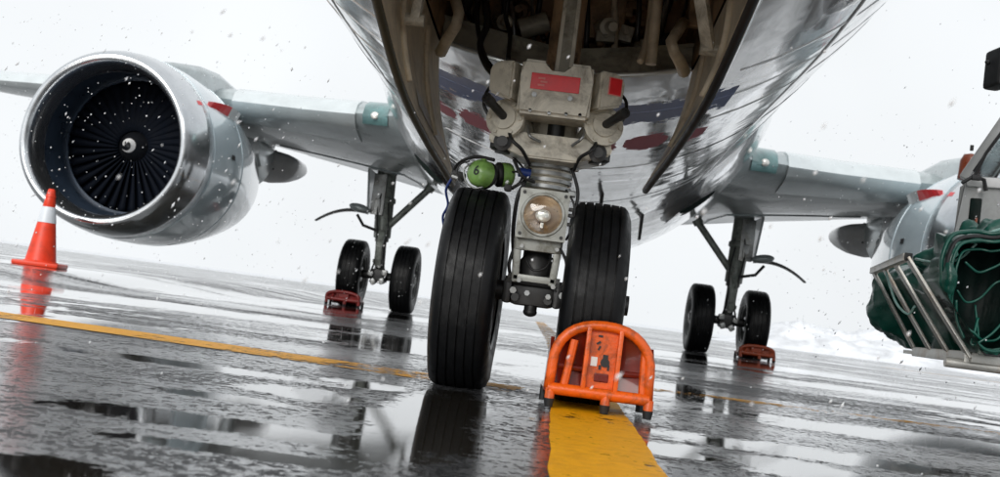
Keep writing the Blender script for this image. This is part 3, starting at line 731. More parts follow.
# steering actuators
for s in (-1, 1):
    if s < 0: a, b, c = at(520, 132, 3.66), at(505, 118, 3.50), at(487, 98, 3.40)
    else: a, b, c = at(592, 140, 3.66), at(604, 126, 3.50), at(625, 113, 3.40)
    d = (b - a).normalized(); L_ = (b - a).length
    bm = B(); lathe(bm, a, d, [(-.02, 0), (-.02, .052), (L_ * .5, .056), (L_ * .55, .050), (L_ - .02, .050), (L_ - .02, .066), (L_, .066), (L_ + .004, .040), (L_ + .014, .040), (L_ + .014, 0)], 24)
    u, v = frame(d)
    for k in range(6):
        q = b + (u * math.cos(k * math.pi / 3) + v * math.sin(k * math.pi / 3)) * .054; cyl(bm, q - d * .01, q + d * .008, .008, 6)
    part('steering_actuator', bm, 'beige', strut, 30)
    bm = B(); cyl(bm, b, c, .0145, 14); e = (c - b).normalized(); lathe(bm, c - e * .03, e, [(0, .0145), (0, .0175), (.034, .0175), (.034, .010), (.012, .010), (.012, 0)], 14); part('actuator_rod', bm, 'dark', strut, 30)
# drag brace rising into the well: an open channel
a, b = at(562, 84, 3.60), at(574, -8, 3.66); b2 = a + (b - a) * 2.0; d = b2 - a; q = d.to_track_quat('Z', 'Y').to_matrix()
bm = B(); box(bm, (a + b2) / 2, (.062, .05, d.length), q, .008); part('drag_brace', bm, 'beige', strut, 30)
bm = B(); box(bm, (a + b2) / 2 + Vector((0, -.026, 0)), (.034, .006, d.length * .97), q, .002); part('brace_channel', bm, 'wellgrey', strut)
bm = B(); cyl(bm, a + Vector((-.05, -.01, 0)), a + Vector((.05, -.01, 0)), .026, 14); cyl(bm, a + Vector((0, 0, 0)), a + Vector((0, .02, -.2)), .03, 14); part('brace_pin', bm, 'dark', strut, 30)
hose([at(514, 160, 3.55), at(522, 176, 3.52), at(534, 182, 3.58)], .006, 'rubber', strut)
hose([at(572, 168, 3.6), at(578, 195, 3.6), at(571, 225, 3.6), at(569, 255, 3.62)], .006, 'rubber', strut)
hose([at(530, 168, 3.58), at(524, 184, 3.58), at(517, 200, 3.58), at(513, 235, 3.62), at(515, 270, 3.64)], .007, 'rubber', strut)
bm = B(); cyl(bm, at(519, 172, 3.56), at(530, 174, 3.57), .016, 10); part('blue_connector', bm, 'blue', strut, True)
for k in range(5):
    p = at(546 + k * 5.5, 133, 3.72); bm = B(); cyl(bm, p, p + Vector((0, .02, .09)), .007, 8); part('hydraulic_pipe', bm, 'steel' if k % 2 else 'dark', strut, True)

for pts, r_, m_ in (
    ([at(508, 128, 3.52), at(512, 140, 3.46), at(522, 150, 3.47), at(530, 165, 3.56)], .006, 'rubber'),
    ([at(598, 138, 3.52), at(592, 150, 3.46), at(580, 158, 3.50), at(574, 170, 3.58)], .006, 'rubber'),
    ([at(528, 126, 3.50), at(530, 136, 3.47), at(540, 142, 3.50)], .005, 'steel'),
    ([at(584, 128, 3.50), at(582, 138, 3.47), at(572, 146, 3.50)], .005, 'steel'),
    ([at(566, 190, 3.56), at(574, 205, 3.54), at(573, 225, 3.55), at(566, 240, 3.58)], .004, 'rubber'),
    ([at(514, 248, 3.60), at(509, 265, 3.60), at(512, 282, 3.62)], .006, 'rubber'),
    ([at(560, 248, 3.58), at(566, 262, 3.58), at(565, 280, 3.60), at(556, 292, 3.60)], .005, 'rubber'),
    ([at(526, 260, 3.58), at(533, 270, 3.56), at(545, 268, 3.56), at(552, 258, 3.58)], .004, 'rubber'),
    ([at(498, 82, 3.62), at(488, 90, 3.6), at(484, 104, 3.58), at(490, 118, 3.58)], .006, 'dark'),
    ([at(618, 92, 3.62), at(626, 102, 3.6), at(624, 118, 3.58), at(612, 130, 3.58)], .006, 'dark')):
    hose(pts, r_, m_, strut)
for px_, py_, Y_, w_ in ((522, 246, 3.575, .012), (557, 250, 3.575, .012), (519, 280, 3.575, .014), (553, 287, 3.575, .014), (527, 293, 3.58, .016), (548, 297, 3.58, .016), (513, 290, 3.60, .02), (562, 296, 3.60, .02)):
    p = at(px_, py_, Y_); bm = B(); cyl(bm, p, p + Vector((0, -.012, 0)), w_ * .6, 6); part('bolt_head', bm, 'steel', strut)
for k, z in enumerate((.70, .79)):
    bm = B(); box(bm, (XG + .09, YG - .03, z), (.03, .03, .022), bev=.005); part('hose_clamp', bm, 'steel', strut)
for k, (px_, py_) in enumerate(((530, 112), (549, 115), (566, 116), (580, 117))):
    p = at(px_, py_ - 2, 3.42); bm = B(); cyl(bm, p + Vector((0, .01, 0)), p, .006, 6); part('cover_screw', bm, 'steel', strut)
def tyre_profile(rad, wid, rim, grooves):
    """closed profile across the tyre: (axial, radius)"""
    hw = wid / 2; P = []
    sh = [(-.86, rim), (-.98, rim + (rad - rim) * .30), (-1.0, rim + (rad - rim) * .52), (-.96, rim + (rad - rim) * .74), (-.86, rim + (rad - rim) * .90), (-.74, rad * .988)]
    P += [(x * hw, r) for x, r in sh]
    gw, gd = .030, rad * .022
    for g in grooves:
        e = lambda t: rad - rad * .012 * t * t
        P += [((g - gw) * hw, e(g)), ((g - gw * .8) * hw, e(g) - gd), ((g + gw * .8) * hw, e(g) - gd), ((g + gw) * hw, e(g))]
    P += [(-x * hw, r) for x, r in sh[::-1]]
    return P + [(.60 * hw, rim - .004), (-.60 * hw, rim - .004)]
def wheel_meshes(tag_, rad, wid, rim, grooves):
    bm = B(); lathe(bm, (0, 0, 0), (1, 0, 0), tyre_profile(rad, wid, rim, grooves), 96, True)
    for v in bm.verts:                                    # loaded contact patch
        if v.co.z < -rad * .975: v.co.z = -rad * .975 + (v.co.z + rad * .975) * .12
    for v in bm.verts: v.co.x *= 1 + .07 * sstep(-rad * .72, -rad * .95, v.co.z)
    bmesh.ops.recalc_face_normals(bm, faces=bm.faces)
    me = bpy.data.meshes.new(tag_ + '_tyre'); bm.to_mesh(me); bm.free(); me.materials.append(M['tyre'])
    for p in me.polygons: p.use_smooth = True
    me.set_sharp_from_angle(angle=R(40))
    hw = wid / 2; bm = B()
    pr = [(-hw * .9, rim), (-hw * .95, rim + .012), (-hw * .86, rim + .012), (-hw * .80, rim * .93), (-hw * .45, rim * .86), (-hw * .40, rim * .45), (-hw * .75, rim * .40), (-hw * .80, rim * .30), (-hw * .8, 0)]
    lathe(bm, (0, 0, 0), (1, 0, 0), pr + [(-x, r) for x, r in pr[::-1]], 40)
    for s in (-1, 1):
        for k in range(10):
            a = 2 * math.pi * k / 10; p = Vector((s * hw * .43, rim * .66 * math.cos(a), rim * .66 * math.sin(a)))
            cyl(bm, p, p + Vector((s * .02, 0, 0)), rim * .07, 6)
    bmesh.ops.recalc_face_normals(bm, faces=bm.faces)
    mr = bpy.data.meshes.new(tag_ + '_rim'); bm.to_mesh(mr); bm.free(); mr.materials.append(M['steel'])
    for p in mr.polygons: p.use_smooth = True
    mr.set_sharp_from_angle(angle=R(35))
    return me, mr
def add_wheel(meshes, c, rad, parent):
    for nm, me in zip(('tyre', 'wheel_rim'), meshes):
        o = bpy.data.objects.new(nm, me); C.objects.link(o); o.parent = parent; o.location = c
NW = wheel_meshes('nose', RN, WN, .19, (-.56, -.28, 0, .28, .56))
for s in (-1, 1): add_wheel(NW, (XA + s * NSP / 2, YG, RN * .975 + .001), RN, strut)

# ---- wings
STN = [(1.55, 11.45, 17.75, 2.22, 1.92, .74), (2.15, 12.2, 17.65, 2.30, 2.03, .62), (3.2, 12.85, 17.5, 2.38, 2.20, .56), (4.83, 13.6, 17.4, 2.50, 2.43, .50), (9.0, 15.75, 18.5, 2.72, 2.95, .33), (14.4, 18.5, 20.0, 3.25, 3.45, .17)]
def wing_sec(half):
    for a, b in zip(STN[:-1], STN[1:]):
        if a[0] <= half <= b[0]:
            t = (half - a[0]) / (b[0] - a[0]); return [p + (q - p) * t for p, q in zip(a, b)]
    return list(STN[-1] if half > STN[-1][0] else STN[0])
AF = [(1, 0), (.85, .16), (.65, .36), (.45, .52), (.28, .56), (.14, .48), (.06, .34), (.02, .19), (0, 0), (.015, -.15), (.05, -.26), (.12, -.36), (.25, -.44), (.42, -.42), (.6, -.28), (.8, -.10)]
def sec_pts(half, s, f0=0, f1=1, grow=0.0, idx=None):
    h_, le, te, zl, zt, th = wing_sec(half); out = []
    for k, (x, z) in enumerate(AF):
        if idx and k not in idx: continue
        out.append(Vector((XA + s * half, le + (te - le) * x - (grow if x < .1 else 0), zl + (zt - zl) * x + z * th + (grow if z > 0 else -grow))))
    return out
for s in (-1, 1):
    wname = 'wing'
    hs_ = [1.55, 1.8, 2.15, 2.6, 3.2, 3.9, 4.83, 6, 7.5, 9, 11, 13, 14.4]
    bm = B(); loft(bm, [sec_pts(h_, s) for h_ in hs_]); wing = part(wname, bm, 'wing', smooth=50)
    # slat: a bright skin wrapped round the leading edge, inboard and outboard of the engine
    for a, b in ((2.55, 4.35), (5.4, 9.5), (9.6, 14.0)):
        idx = [5, 6, 7, 8, 9, 10, 11]; st = [a + (b - a) * i / 5 for i in range(6)]
        bm = B(); rows = []
        for h_ in st:
            o_ = sec_pts(h_, s, grow=.016, idx=idx); i_ = sec_pts(h_, s, grow=-.01, idx=idx); rows.append(o_ + i_[::-1])
        loft(bm, rows); part('leading_edge_slat', bm, 'wing_le', wing, 50)
    # inboard landing light set in the leading edge
    cl = at(383, 118, 12.25) if s < 0 else at(756, 163, 12.25)
    half = abs(cl.x - XA) + .10
    bm = B(); rows = []
    for k in range(7):
        t = k / 6; h_ = half - .17 + .34 * t; q = sec_pts(h_, s, grow=.014, idx=[6, 7, 8, 9]); rows.append(q)
    loft(bm, rows, False, False); part('landing_light_glass', bm, 'teal', wing, 'all')
    c = sec_pts(half, s, grow=.012)[8]
    bm = B(); sphere(bm, c + Vector((0, -.004, 0)), (.05, .02, .045)); part('landing_lamp', bm, 'bulb', wing, 'all')
    # flap trailing segments under the wing, with gaps
    for a, b in ((2.3, 4.25), (5.5, 9.3)):
        bm = B(); rows = []
        for i in range(6):
            h_ = a + (b - a) * i / 5; P_ = sec_pts(h_, s); lo = [P_[13].lerp(P_[14], .6), P_[14], P_[15], P_[0]]
            rows.append([p + Vector((0, .01, -.016 if k < 3 else -.008)) for k, p in enumerate(lo)] + [p + Vector((0, .01, .004)) for p in lo[::-1]])
        loft(bm, rows); part('flap', bm, 'wing', wing, 30)
    # flap track fairing behind the engine: a fixed nose piece and a drooping canoe
    fc = 4.95
    bm = B(); rows = []
    for k in range(9):
        t = k / 8; Y = 15.0 + 1.75 * t; rr = .05 + .26 * math.sin(min(1, t * 1.15) * math.pi / 2); zc = 2.30 - .10 * t
        rows.append([Vector((XA + s * fc + rr * .95 * math.cos(a), Y, zc + (.22 if math.sin(a) > 0 else rr * 1.7) * math.sin(a))) for a in [2 * math.pi * j / 20 for j in range(20)]])
    loft(bm, rows); part('flap_fairing_nose', bm, 'wing_le', wing, 50)
    bm = B(); rows = []
    for k in range(13):
        t = k / 12; Y = 16.70 + 2.4 * t; rr = .37 * min(1, (t / .16) ** .5 if t else 0) * (1 - .85 * t ** 1.8) + .03; zc = 2.14 + .10 * t
        rows.append([Vector((XA + s * (fc - .16) + rr * 1.15 * math.cos(a), Y, zc + (.16 if math.sin(a) > 0 else rr * .95) * math.sin(a))) for a in [2 * math.pi * j / 20 for j in range(20)]])
    loft(bm, rows); part('flap_fairing_canoe', bm, 'white', wing, 'all')
    bm = B(); cyl(bm, (XA + s * (fc - .28), 16.84, 2.30), (XA + s * (fc - .28), 16.83, 1.98), .018, 8); part('flap_link', bm, 'dark', wing)

# ---- engines
EX, EY, EZ = 4.83, 10.88, 1.44
def nshape(p, q, t): return (p * 1.0, q * (1.075 if q > 0 else .955))
def eng_c(s): return Vector((XA + s * EX, EY, EZ))
# a single fan blade shared by all
bm = B(); rows = []
for i in range(9):
    t = i / 8; r = .17 + .585 * t; tw = R(28 + 36 * t); ch = .11 + .05 * t
    d = Vector((0, math.cos(tw), 0)) + Vector((math.sin(tw), 0, 0)); nrm = Vector((math.cos(tw), -math.sin(tw), 0))
    row = [Vector((0, 0, r)) + d * ch * x + nrm * (.012 * y) for x, y in ((-1, 0), (-.4, .7), (.3, .8), (1, 0), (.3, -.2), (-.4, -.1))]
    rows.append(row)
loft(bm, rows); bmesh.ops.recalc_face_normals(bm, faces=bm.faces)
blade_me = bpy.data.meshes.new('fan_blade'); bm.to_mesh(blade_me); bm.free(); blade_me.materials.append(M['blade'])
for p in blade_me.polygons: p.use_smooth = True
for s in (-1, 1):
    ec = eng_c(s)
    bm = B(); lathe(bm, ec, (0, 1, 0), [(.61, 1.003), (.9, 1.025), (1.4, 1.03), (1.9, 1.00), (2.4, .93), (2.9, .84), (3.2, .775), (3.2, .745), (2.7, .79)], 72, sc2=nshape)
    nac = part('engine_nacelle', bm, 'cowl', smooth=50)
    bm = B(); lathe(bm, ec, (0, 1, 0), [(.32, .770), (.18, .780), (.08, .802), (.025, .828), (0, .858), (.02, .893), (.08, .925), (.2, .958), (.43, .992), (.60, 1.005), (.60, .97)], 72, sc2=nshape); part('intake_lip', bm, 'lip', nac, 'all')
    def dshape(p, q, t):
        k = sstep(.3, .75, t); return (p, q * ((1.075 if q > 0 else .955) * (1 - k) + k) + .09 * k)
    bm = B(); lathe(bm, ec, (0, 1, 0), [(.325, .770), (.45, .766), (.6, .765), (.78, .768), (1.1, .77)], 64, sc2=dshape); part('intake_duct', bm, 'duct', nac, 'all')
    fc = ec + Vector((0, .80, .09))
    bm = B(); lathe(bm, fc, (0, 1, 0), [(.0, .745), (.0, .768), (.03, .768), (.03, .745)], 64, True); part('fan_case_ring', bm, 'duct', nac, True)
    bm = B(); lathe(bm, fc, (0, 1, 0), [(.22, .77), (.22, 0)], 48); part('stator_backing', bm, 'spinner', nac)
    for k in range(38):
        o = bpy.data.objects.new('fan_blade', blade_me); C.objects.link(o); o.parent = nac; o.location = fc + Vector((0, .08, 0)); o.rotation_euler = (0, 2 * math.pi * k / 38, 0)
    bm = B(); spp = [(-.20, 0), (-.19, .026), (-.12, .075), (-.02, .140), (.06, .182), (.16, .19)]; lathe(bm, fc, (0, 1, 0), spp, 40); part('spinner', bm, 'spinner', nac, 'all')
    bm = B(); prev = None
    for k in range(41):                                        # white comma spiral on the spinner
        t = k / 40; a = -2.2 - t * 6.6; r = .020 + .068 * t; wd = .040 * math.sin(math.pi * min(1, t * .8 + .2)) ** .8 + .002
        row = []
        for rr in (r - wd / 2, r + wd / 2):
            rr = max(rr, .004); yy = spline([(q, p) for p, q in spp], rr) - .005
            row.append(bm.verts.new(fc + Vector((rr * math.cos(a), yy, rr * math.sin(a)))))
        if prev: bm.faces.new((prev[0], prev[1], row[1], row[0]))
        prev = row
    part('spinner_spiral', bm, 'white', nac)
    # inboard strake in red, with a small red marker in front of it
    ii = -s
    def on_nac(ang, y, off=0.0):
        r = spline([(.0, .86), (.43, .992), (.9, 1.025), (1.4, 1.03), (1.9, 1.0), (2.4, .93), (3.2, .775)], y) + off
        return ec + Vector((ii * r * math.cos(ang), y, r * math.sin(ang) * 1.075))
    an = R(35)
    bm = B(); rows = []
    for k in range(9):
        t = k / 8; y = .70 + 1.0 * t; hh = .015 + .085 * math.sin(math.pi * min(1, t * .62)) ** .8
        b0, b1 = on_nac(an - .018, y, -.02), on_nac(an + .018, y, -.02); tp = on_nac(an + .05, y, hh)
        rows.append([b0, b0.lerp(tp, .96), b1.lerp(tp, .96), b1])
    bm2 = B(); loft(bm, rows[:6]); loft(bm2, [[p for p in r] for r in rows[5:]])
    part('nacelle_strake', bm, 'red', nac); part('strake_tail', bm2, 'wing_le', nac)
    bm = B(); a = [on_nac(an + .02, .38 + .1 * k, .004) for k in range(2)]; b_ = [on_nac(an - .03, .38 + .1 * k, .004) for k in range(2)]
    loft(bm, [a, b_], False, False); part('red_marker', bm, 'red', nac)
    bm = B(); q = [[on_nac(R(6) + .05 * j, 1.15 + .12 * k, .004) for k in range(2)] for j in range(2)]; loft(bm, q, False, False); part('cowl_vent', bm, 'dark', nac)
    # cowl seams as thin raised bands
    for y in (.615, 1.62):
        r = spline([(.43, .992), (.9, 1.025), (1.4, 1.03), (1.9, 1.0)], y)
        bm = B(); lathe(bm, ec, (0, 1, 0), [(y, r - .01), (y, r + .0035), (y + .018, r + .0035), (y + .018, r - .01)], 72, sc2=nshape); part('cowl_seam', bm, 'cowl', nac, 30)
    # core cowl, exhaust plug
    bm = B(); lathe(bm, ec + Vector((0, 0, .04)), (0, 1, 0), [(2.5, .60), (3.2, .58), (3.8, .48), (4.3, .40), (4.3, .36), (3.9, .36)], 48); part('core_nozzle', bm, 'steel', nac, 50)
    bm = B(); lathe(bm, ec + Vector((0, 0, .04)), (0, 1, 0), [(3.9, .22), (4.3, .2), (4.9, .03), (4.92, 0)], 32); part('exhaust_plug', bm, 'dark', nac, 50)
    # pylon
    bm = B(); rows = []
    for y, zb, zt, hw in ((.95, 2.40, 2.50, .02), (1.5, 2.35, 2.66, .11), (2.3, 2.25, 2.80, .17), (3.0, 2.10, 2.86, .18), (4.2, 1.75, 2.80, .18), (5.4, 1.95, 2.60, .12), (6.3, 2.25, 2.5, .04)):
        c = ec + Vector((0, y, 0)); rows.append([Vector((c.x + dx * hw, c.y, z)) for dx, z in ((-1, zb), (-1, zt - hw * .5), (-.5, zt), (.5, zt), (1, zt - hw * .5), (1, zb))])
    loft(bm, rows); part('pylon', bm, 'wing', nac, 50)

# ---- main landing gears
RMW = .51
MW = wheel_meshes('main', RMW, .345, .27, (-.5, -.17, .17, .5))
YM = YG + 12.4
for s in (-1, 1):
    g = lambda half, dy, z: Vector((XA + s * half, YM + dy, z))
    bm = B()
    lathe(bm, g(2.615, 0, .40), g(2.72, 0, 2.25) - g(2.615, 0, .40), [(.0, 0), (0, .10), (.18, .10), (.2, .075), (.62, .075), (.63, .105), (.68, .105), (.69, .13), (1.2, .14), (1.22, .165), (1.28, .165), (1.3, .14), (1.85, .15), (1.85, 0)], 28)
    mg = part('main_landing_gear', bm, 'gear', smooth=True)
    bm = B(); cyl(bm, g(2.615 - .55, 0, RMW), g(2.615 + .55, 0, RMW), .062, 16); box(bm, g(2.615, -.02, RMW), (.24, .24, .2), bev=.04); part('axle', bm, 'dark', mg, 35)
    bm = B()
    for k, (dx, dz) in enumerate(((-.10, .05), (.11, .02), (0, .16), (.06, -.1), (-.07, -.08))): box(bm, g(2.615 + dx, -.16, RMW + dz), (.09, .1, .08), Matrix.Rotation(.3 * k, 3, 'Y'), .02)
    part('brake_manifold', bm, 'steel', mg, 35)
    bm = B(); cyl(bm, g(2.655, -.02, 1.18), g(2.02, -.05, 1.92), .052, 14); cyl(bm, g(2.05, -.05, 1.88), g(2.0, -.05, 1.95), .075, 14); part('side_brace', bm, 'gear', mg, 35)
    # gear leg door beside the strut and the curved lower door seen edge-on
    bm = B(); box(bm, g(2.92, .05, 1.78), (.035, .55, .62), Matrix.Rotation(s * R(6), 3, 'Y'), .01); part('leg_door', bm, 'wing', mg)
    bm = B(); box(bm, g(2.76, -.17, 1.72), (.20, .05, .62), bev=.015); box(bm, g(2.76, -.21, 1.55), (.10, .04, .2), bev=.012); part('leg_fairing', bm, 'steel', mg, 30)
    bm = B(); rows = []
    for k in range(13):
        t = k / 12; h_ = 2.92 + .78 * t; z = 1.44 + .05 * math.sin(t * 2.2) - .26 * t ** 2.1; th = .028 * (1 - .75 * t)
        rows.append([g(h_, -.07, z - th), g(h_, -.07, z + th), g(h_, .07, z + th), g(h_, .07, z - th)])
    loft(bm, rows); part('lower_door', bm, 'dark', mg, 40)
    bm = B(); sphere(bm, g(3.0, -.26, 1.47), (.17, .09, .065), Matrix.Rotation(s * R(-10), 3, 'Y')); part('door_fairing', bm, 'wing', mg, 'all')
    bm = B(); cyl(bm, g(3.05, -.15, 1.38), g(2.93, -.15, 1.22), .022, 8); cyl(bm, g(2.94, -.15, 1.23), g(2.66, -.12, 1.16), .022, 8); part('door_link', bm, 'dark', mg)
    bm = B()
    for dz, dx in ((.62, .0), (1.05, 0)): box(bm, g(2.64 + dx, -.12, dz + .1), (.16, .12, .06), bev=.015)
    box(bm, g(2.63, -.24, .80), (.10, .06, .30), Matrix.Rotation(R(20), 3, 'X'), .015); box(bm, g(2.63, -.24, 1.05), (.10, .06, .28), Matrix.Rotation(R(-20), 3, 'X'), .015)
    part('torque_link', bm, 'gear', mg, 35)
    hose([g(2.70, -.15, 1.9), g(2.74, -.22, 1.5), g(2.70, -.2, 1.1), g(2.68, -.2, .75), g(2.72, -.2, .55)], .014, 'rubber', mg)
    hose([g(2.60, -.17, 1.6), g(2.54, -.24, 1.2), g(2.56, -.22, .8), g(2.52, -.2, .6)], .012, 'rubber', mg)
    for k in (-1, 1): add_wheel(MW, g(2.615 + k * .40, 0, RMW * .975 + .002), RMW, mg)

# ------------------------------------------------------------------ wheel chocks
def arc_hoop(w, h, zb):
    pts = [(-w / 2 * 1.02, zb), (-w / 2, zb + (h - zb) * .25)]
    for i in range(17):
        a = math.pi * (1 - i / 16); c_, s_ = math.cos(a), math.sin(a)
        pts.append((w / 2 * (1 if c_ > 0 else -1) * abs(c_) ** .85, zb + (h - zb) * (.36 + .64 * abs(s_) ** .9)))
    return pts + [(w / 2, zb + (h - zb) * .25), (w / 2 * 1.02, zb)]
def chock(name, loc, rotz, w, h, m, label, detail, tyre_r, gap, group):
    root = empty(name, loc, label, 'wheel chock', group); root.rotation_euler[2] = rotz
    r = .0178 * (w / .33); zb = .062 * (w / .33)
    def sub(n_, bm, mm, sm=False, par=None):
        return obj(n_, bm, mm, par or root, sm)
    bm = B(); tube(bm, [(x, 0, z) for x, z in arc_hoop(w, h, zb)], r, 10); sub('hoop', bm, m, 'all')
    bm = B(); tube(bm, [(-w * .52, -.004, zb), (w * .52, -.004, zb)], r * 1.15, 10); sub('base_tube', bm, m, True)
    for x in (-w * .49, w * .08, w * .52):
        bm = B(); cyl(bm, (x, -.006, zb), (x, -.010, .022), r * .95, 10); f = sub('leg', bm, m, True)
        bm = B(); cyl(bm, (x, -.010, .026), (x, -.010, 0.0), r * 1.05, 10, r * .8); sub('rubber_foot', bm, 'rubber', True, f)
    for x, tx in ((-w * .36, -w * .30), (w * .45, w * .43)):
        bm = B(); tube(bm, [(x, 0, zb), (tx, .006, h * .80)], r * .8, 8); sub('upright', bm, m, True)
    # centre channel
    cw = w * .33
    bm = B(); box(bm, (0, .012, (zb + h) / 2 - .004), (cw, .008, h - zb - .008), bev=.002); cp = sub('centre_plate', bm, m)
    for sx in (-1, 1):
        bm = B(); box(bm, (sx * cw / 2, -.002, (zb + h) / 2 - .004), (.014, .034, h - zb - .006), bev=.004); sub('plate_flange', bm, m, 30)
    if detail:
        bm = B(); box(bm, (-.024, .0055, h * .58), (.020, .004, .028)); sub('sticker', bm, 'sticker', False, cp)
        bm = B(); lathe(bm, (.010, .007, h * .58), (0, -1, 0), [(0, 0), (0, .014), (.004, .014), (.004, 0)], 14)
        box(bm, (.010, .0055, h * .58 + .018), (.016, .003, .012)); box(bm, (-.004, .0055, h * .58 - .016), (.008, .003, .014)); box(bm, (.022, .0055, h * .58 - .014), (.006, .003, .018))
        for px_, pz_ in ((-.012, .88), (-.016, .80), (-.012, .74)): box(bm, (px_, .0055, h * pz_), (.006, .003, .014), Matrix.Rotation(pz_ * 9, 3, 'Y'))
        sub('symbol', bm, 'rubber', False, cp)
        bm = B(); box(bm, (.004, .006, h * .40), (.044, .005, .026), bev=.003); sub('slot', bm, 'redin', False, cp)
    # dished shell closing the hoop from behind
    hp_ = arc_hoop(w, h, zb); cz = zb + (h - zb) * .42; bm = B()
    loft(bm, [[Vector((x * k_ * .97, .012 + .032 * (1 - k_ * k_), cz + (z - cz) * k_ * .97)) for x, z in hp_] for k_ in (1, .92, .8, .65, .45, .25, .05)], False, True)
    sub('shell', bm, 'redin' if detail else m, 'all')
    # concave cradle that hugs the tyre, with cheeks along both sides
    bm = B(); rows = []
    for i in range(11):
        t = i / 10; z = .02 + (h * .93 - .02) * t
        cc = gap + tyre_r - math.sqrt(max(0, (tyre_r + .008) ** 2 - (tyre_r - z) ** 2))
        row = [Vector((w * .47 * (2 * j / 12 - 1) * (1 - .18 * t ** 3), max(.022, cc + .03 * (1 - (2 * j / 12 - 1) ** 2) * (0) - .004), z)) for j in range(13)]
        rows.append(row)
    back = [[p + Vector((0, .006, 0)) for p in r_] for r_ in rows]
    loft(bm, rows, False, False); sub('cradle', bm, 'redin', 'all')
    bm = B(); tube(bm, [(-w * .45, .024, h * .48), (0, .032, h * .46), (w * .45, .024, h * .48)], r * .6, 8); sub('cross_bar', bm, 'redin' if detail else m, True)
    for sx in (-1, 1):
        poly = [(0.0, zb), (0.0, h * .62), (.06, h * .80), (.16, h * .62), (.24, zb * .9), (.24, zb * .4)]
        k = w / .33
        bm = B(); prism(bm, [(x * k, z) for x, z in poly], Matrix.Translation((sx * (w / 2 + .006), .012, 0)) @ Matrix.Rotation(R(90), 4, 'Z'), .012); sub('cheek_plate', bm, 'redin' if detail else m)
        bm = B(); tube(bm, [(sx * (w / 2 + .006), 0, zb), (sx * (w / 2 + .008), .25 * k, zb * .9)], r * .8, 8); f = sub('side_rail', bm, 'redin' if detail else m, True)
        bm = B(); cyl(bm, (sx * (w / 2 + .008), .24 * k, zb * .9), (sx * (w / 2 + .008), .24 * k, 0), r * .8, 8); sub('leg', bm, 'rubber', True)
    return root
TX = XA + NSP / 2
chock('wheel_chock', (.160, 3.318, .0045), R(2), .300, .264, 'orange', 'bright orange tubular steel chock in front of the right nose wheel', True, RN, 3.7 - 3.318 - RN, 'wheel chocks')
for s, m, lb in ((-1, 'redchock', 'dark red steel chock at the outer wheel of the left main gear'), (1, 'rustchock', 'rust orange steel chock at the outer wheel of the right main gear')):
    hx = XA + s * (2.615 + .40); yy = YM - RMW - .04
    chock('wheel_chock', (hx + .0, yy, 0), 0, .47, .20, m, lb, False, RMW, .04, 'wheel chocks')

# ------------------------------------------------------------------ traffic cone
p = at(40, 265, 10.5); gzc = gz(p.x, 10.5)
cone = empty('traffic_cone', (p.x, 10.5, gzc), 'orange traffic cone with one white band standing before the left engine intake', 'traffic cone')
bm = B(); box(bm, (0, 0, .022), (.44, .44, .044), bev=.014); obj('base', bm, 'cone', cone, 30)
H_ = .785
def cr(z): return .150 - (.150 - .034) * (z - .044) / (H_ - .044)
bm = B(); lathe(bm, (0, 0, 0), (0, 0, 1), [(.04, .172), (.05, .165), (.058, cr(.06))] + [(z, cr(z)) for z in (.2, .4, .44)] + [(.445, cr(.445) - .003), (.60, cr(.60) - .003), (.605, cr(.605)), (.70, cr(.70)), (.703, cr(.7) + .004), (.72, cr(.72) + .004), (.722, cr(.72)), (H_ - .01, cr(H_)), (H_, cr(H_) - .01), (H_, .018), (H_ - .04, .016)], 36); obj('body', bm, 'cone', cone, 40)
bm = B(); lathe(bm, (0, 0, 0), (0, 0, 1), [(.442, cr(.442) + .001), (.442, cr(.442) + .003), (.602, cr(.602) + .003), (.602, cr(.602) + .001)], 36); obj('reflective_band', bm, 'reflect', cone, True)
cone.rotation_euler[2] = R(12)

# ------------------------------------------------------------------ headset on the left nose wheel
hp = Vector((-.300, 3.615, .735))
hd = empty('headset', (-.30, 3.63, .69), 'green ear defender headset marked 6 lying on the left nose tyre', 'headset')
bpy.context.view_layer.update(); HINV = hd.matrix_world.inverted()
def hpart(n_, bm, m, sm=False):
    o = obj(n_, bm, m, None, sm); o.parent = hd; o.matrix_parent_inverse = HINV; return o
ax = Vector((-.62, -.76, .06)).normalized(); q1 = ax.to_track_quat('Z', 'Y').to_matrix()
c1 = at(482, 174, 3.575); c2 = at(505, 175, 3.66)
ax2 = Vector((.9, .25, .1)).normalized()
def dome(bm, c, a, r, d):
    lathe(bm, c, a, [(-.012, 0), (-.012, r), (0, r), (d * .45, r * .96), (d * .75, r * .80), (d * .93, r * .5), (d, 0)], 28)
bm = B(); dome(bm, c1, ax, .047, .046); lathe(bm, c1 + Vector((0, 0, .044)), (0, 0, 1), [(-.01, .014), (.006, .010), (.008, 0)], 12); hpart('ear_cup', bm, 'green', 45)
bm = B(); dome(bm, c2, ax2, .043, .034); hpart('ear_cup', bm, 'green', 45)
for c, a, r in ((c1, ax, .046), (c2, ax2, .042)):
    bm = B(); pts = []; u, v = frame(a)
    for k in range(28): pts.append(c - a * .022 + (u * math.cos(2 * math.pi * k / 28) + v * math.sin(2 * math.pi * k / 28)) * (r - .012))
    tube(bm, pts, .014, 8, closed=True); lathe(bm, c - a * .018, a, [(0, 0), (0, r - .01), (.004, r - .01), (.004, 0)], 24); hpart('ear_cushion', bm, 'rubber', 'all')
def hhose(n_, pts, r, m):
    P = [Vector(p) for p in pts]; out = []
    for i in range(25):
        t = i / 24 * (len(P) - 1); out.append(Vector([spline([(k, P[k][a]) for k in range(len(P))], t) for a in range(3)]))
    bm = B(); tube(bm, out, r, 8); hpart(n_, bm, m, 'all')
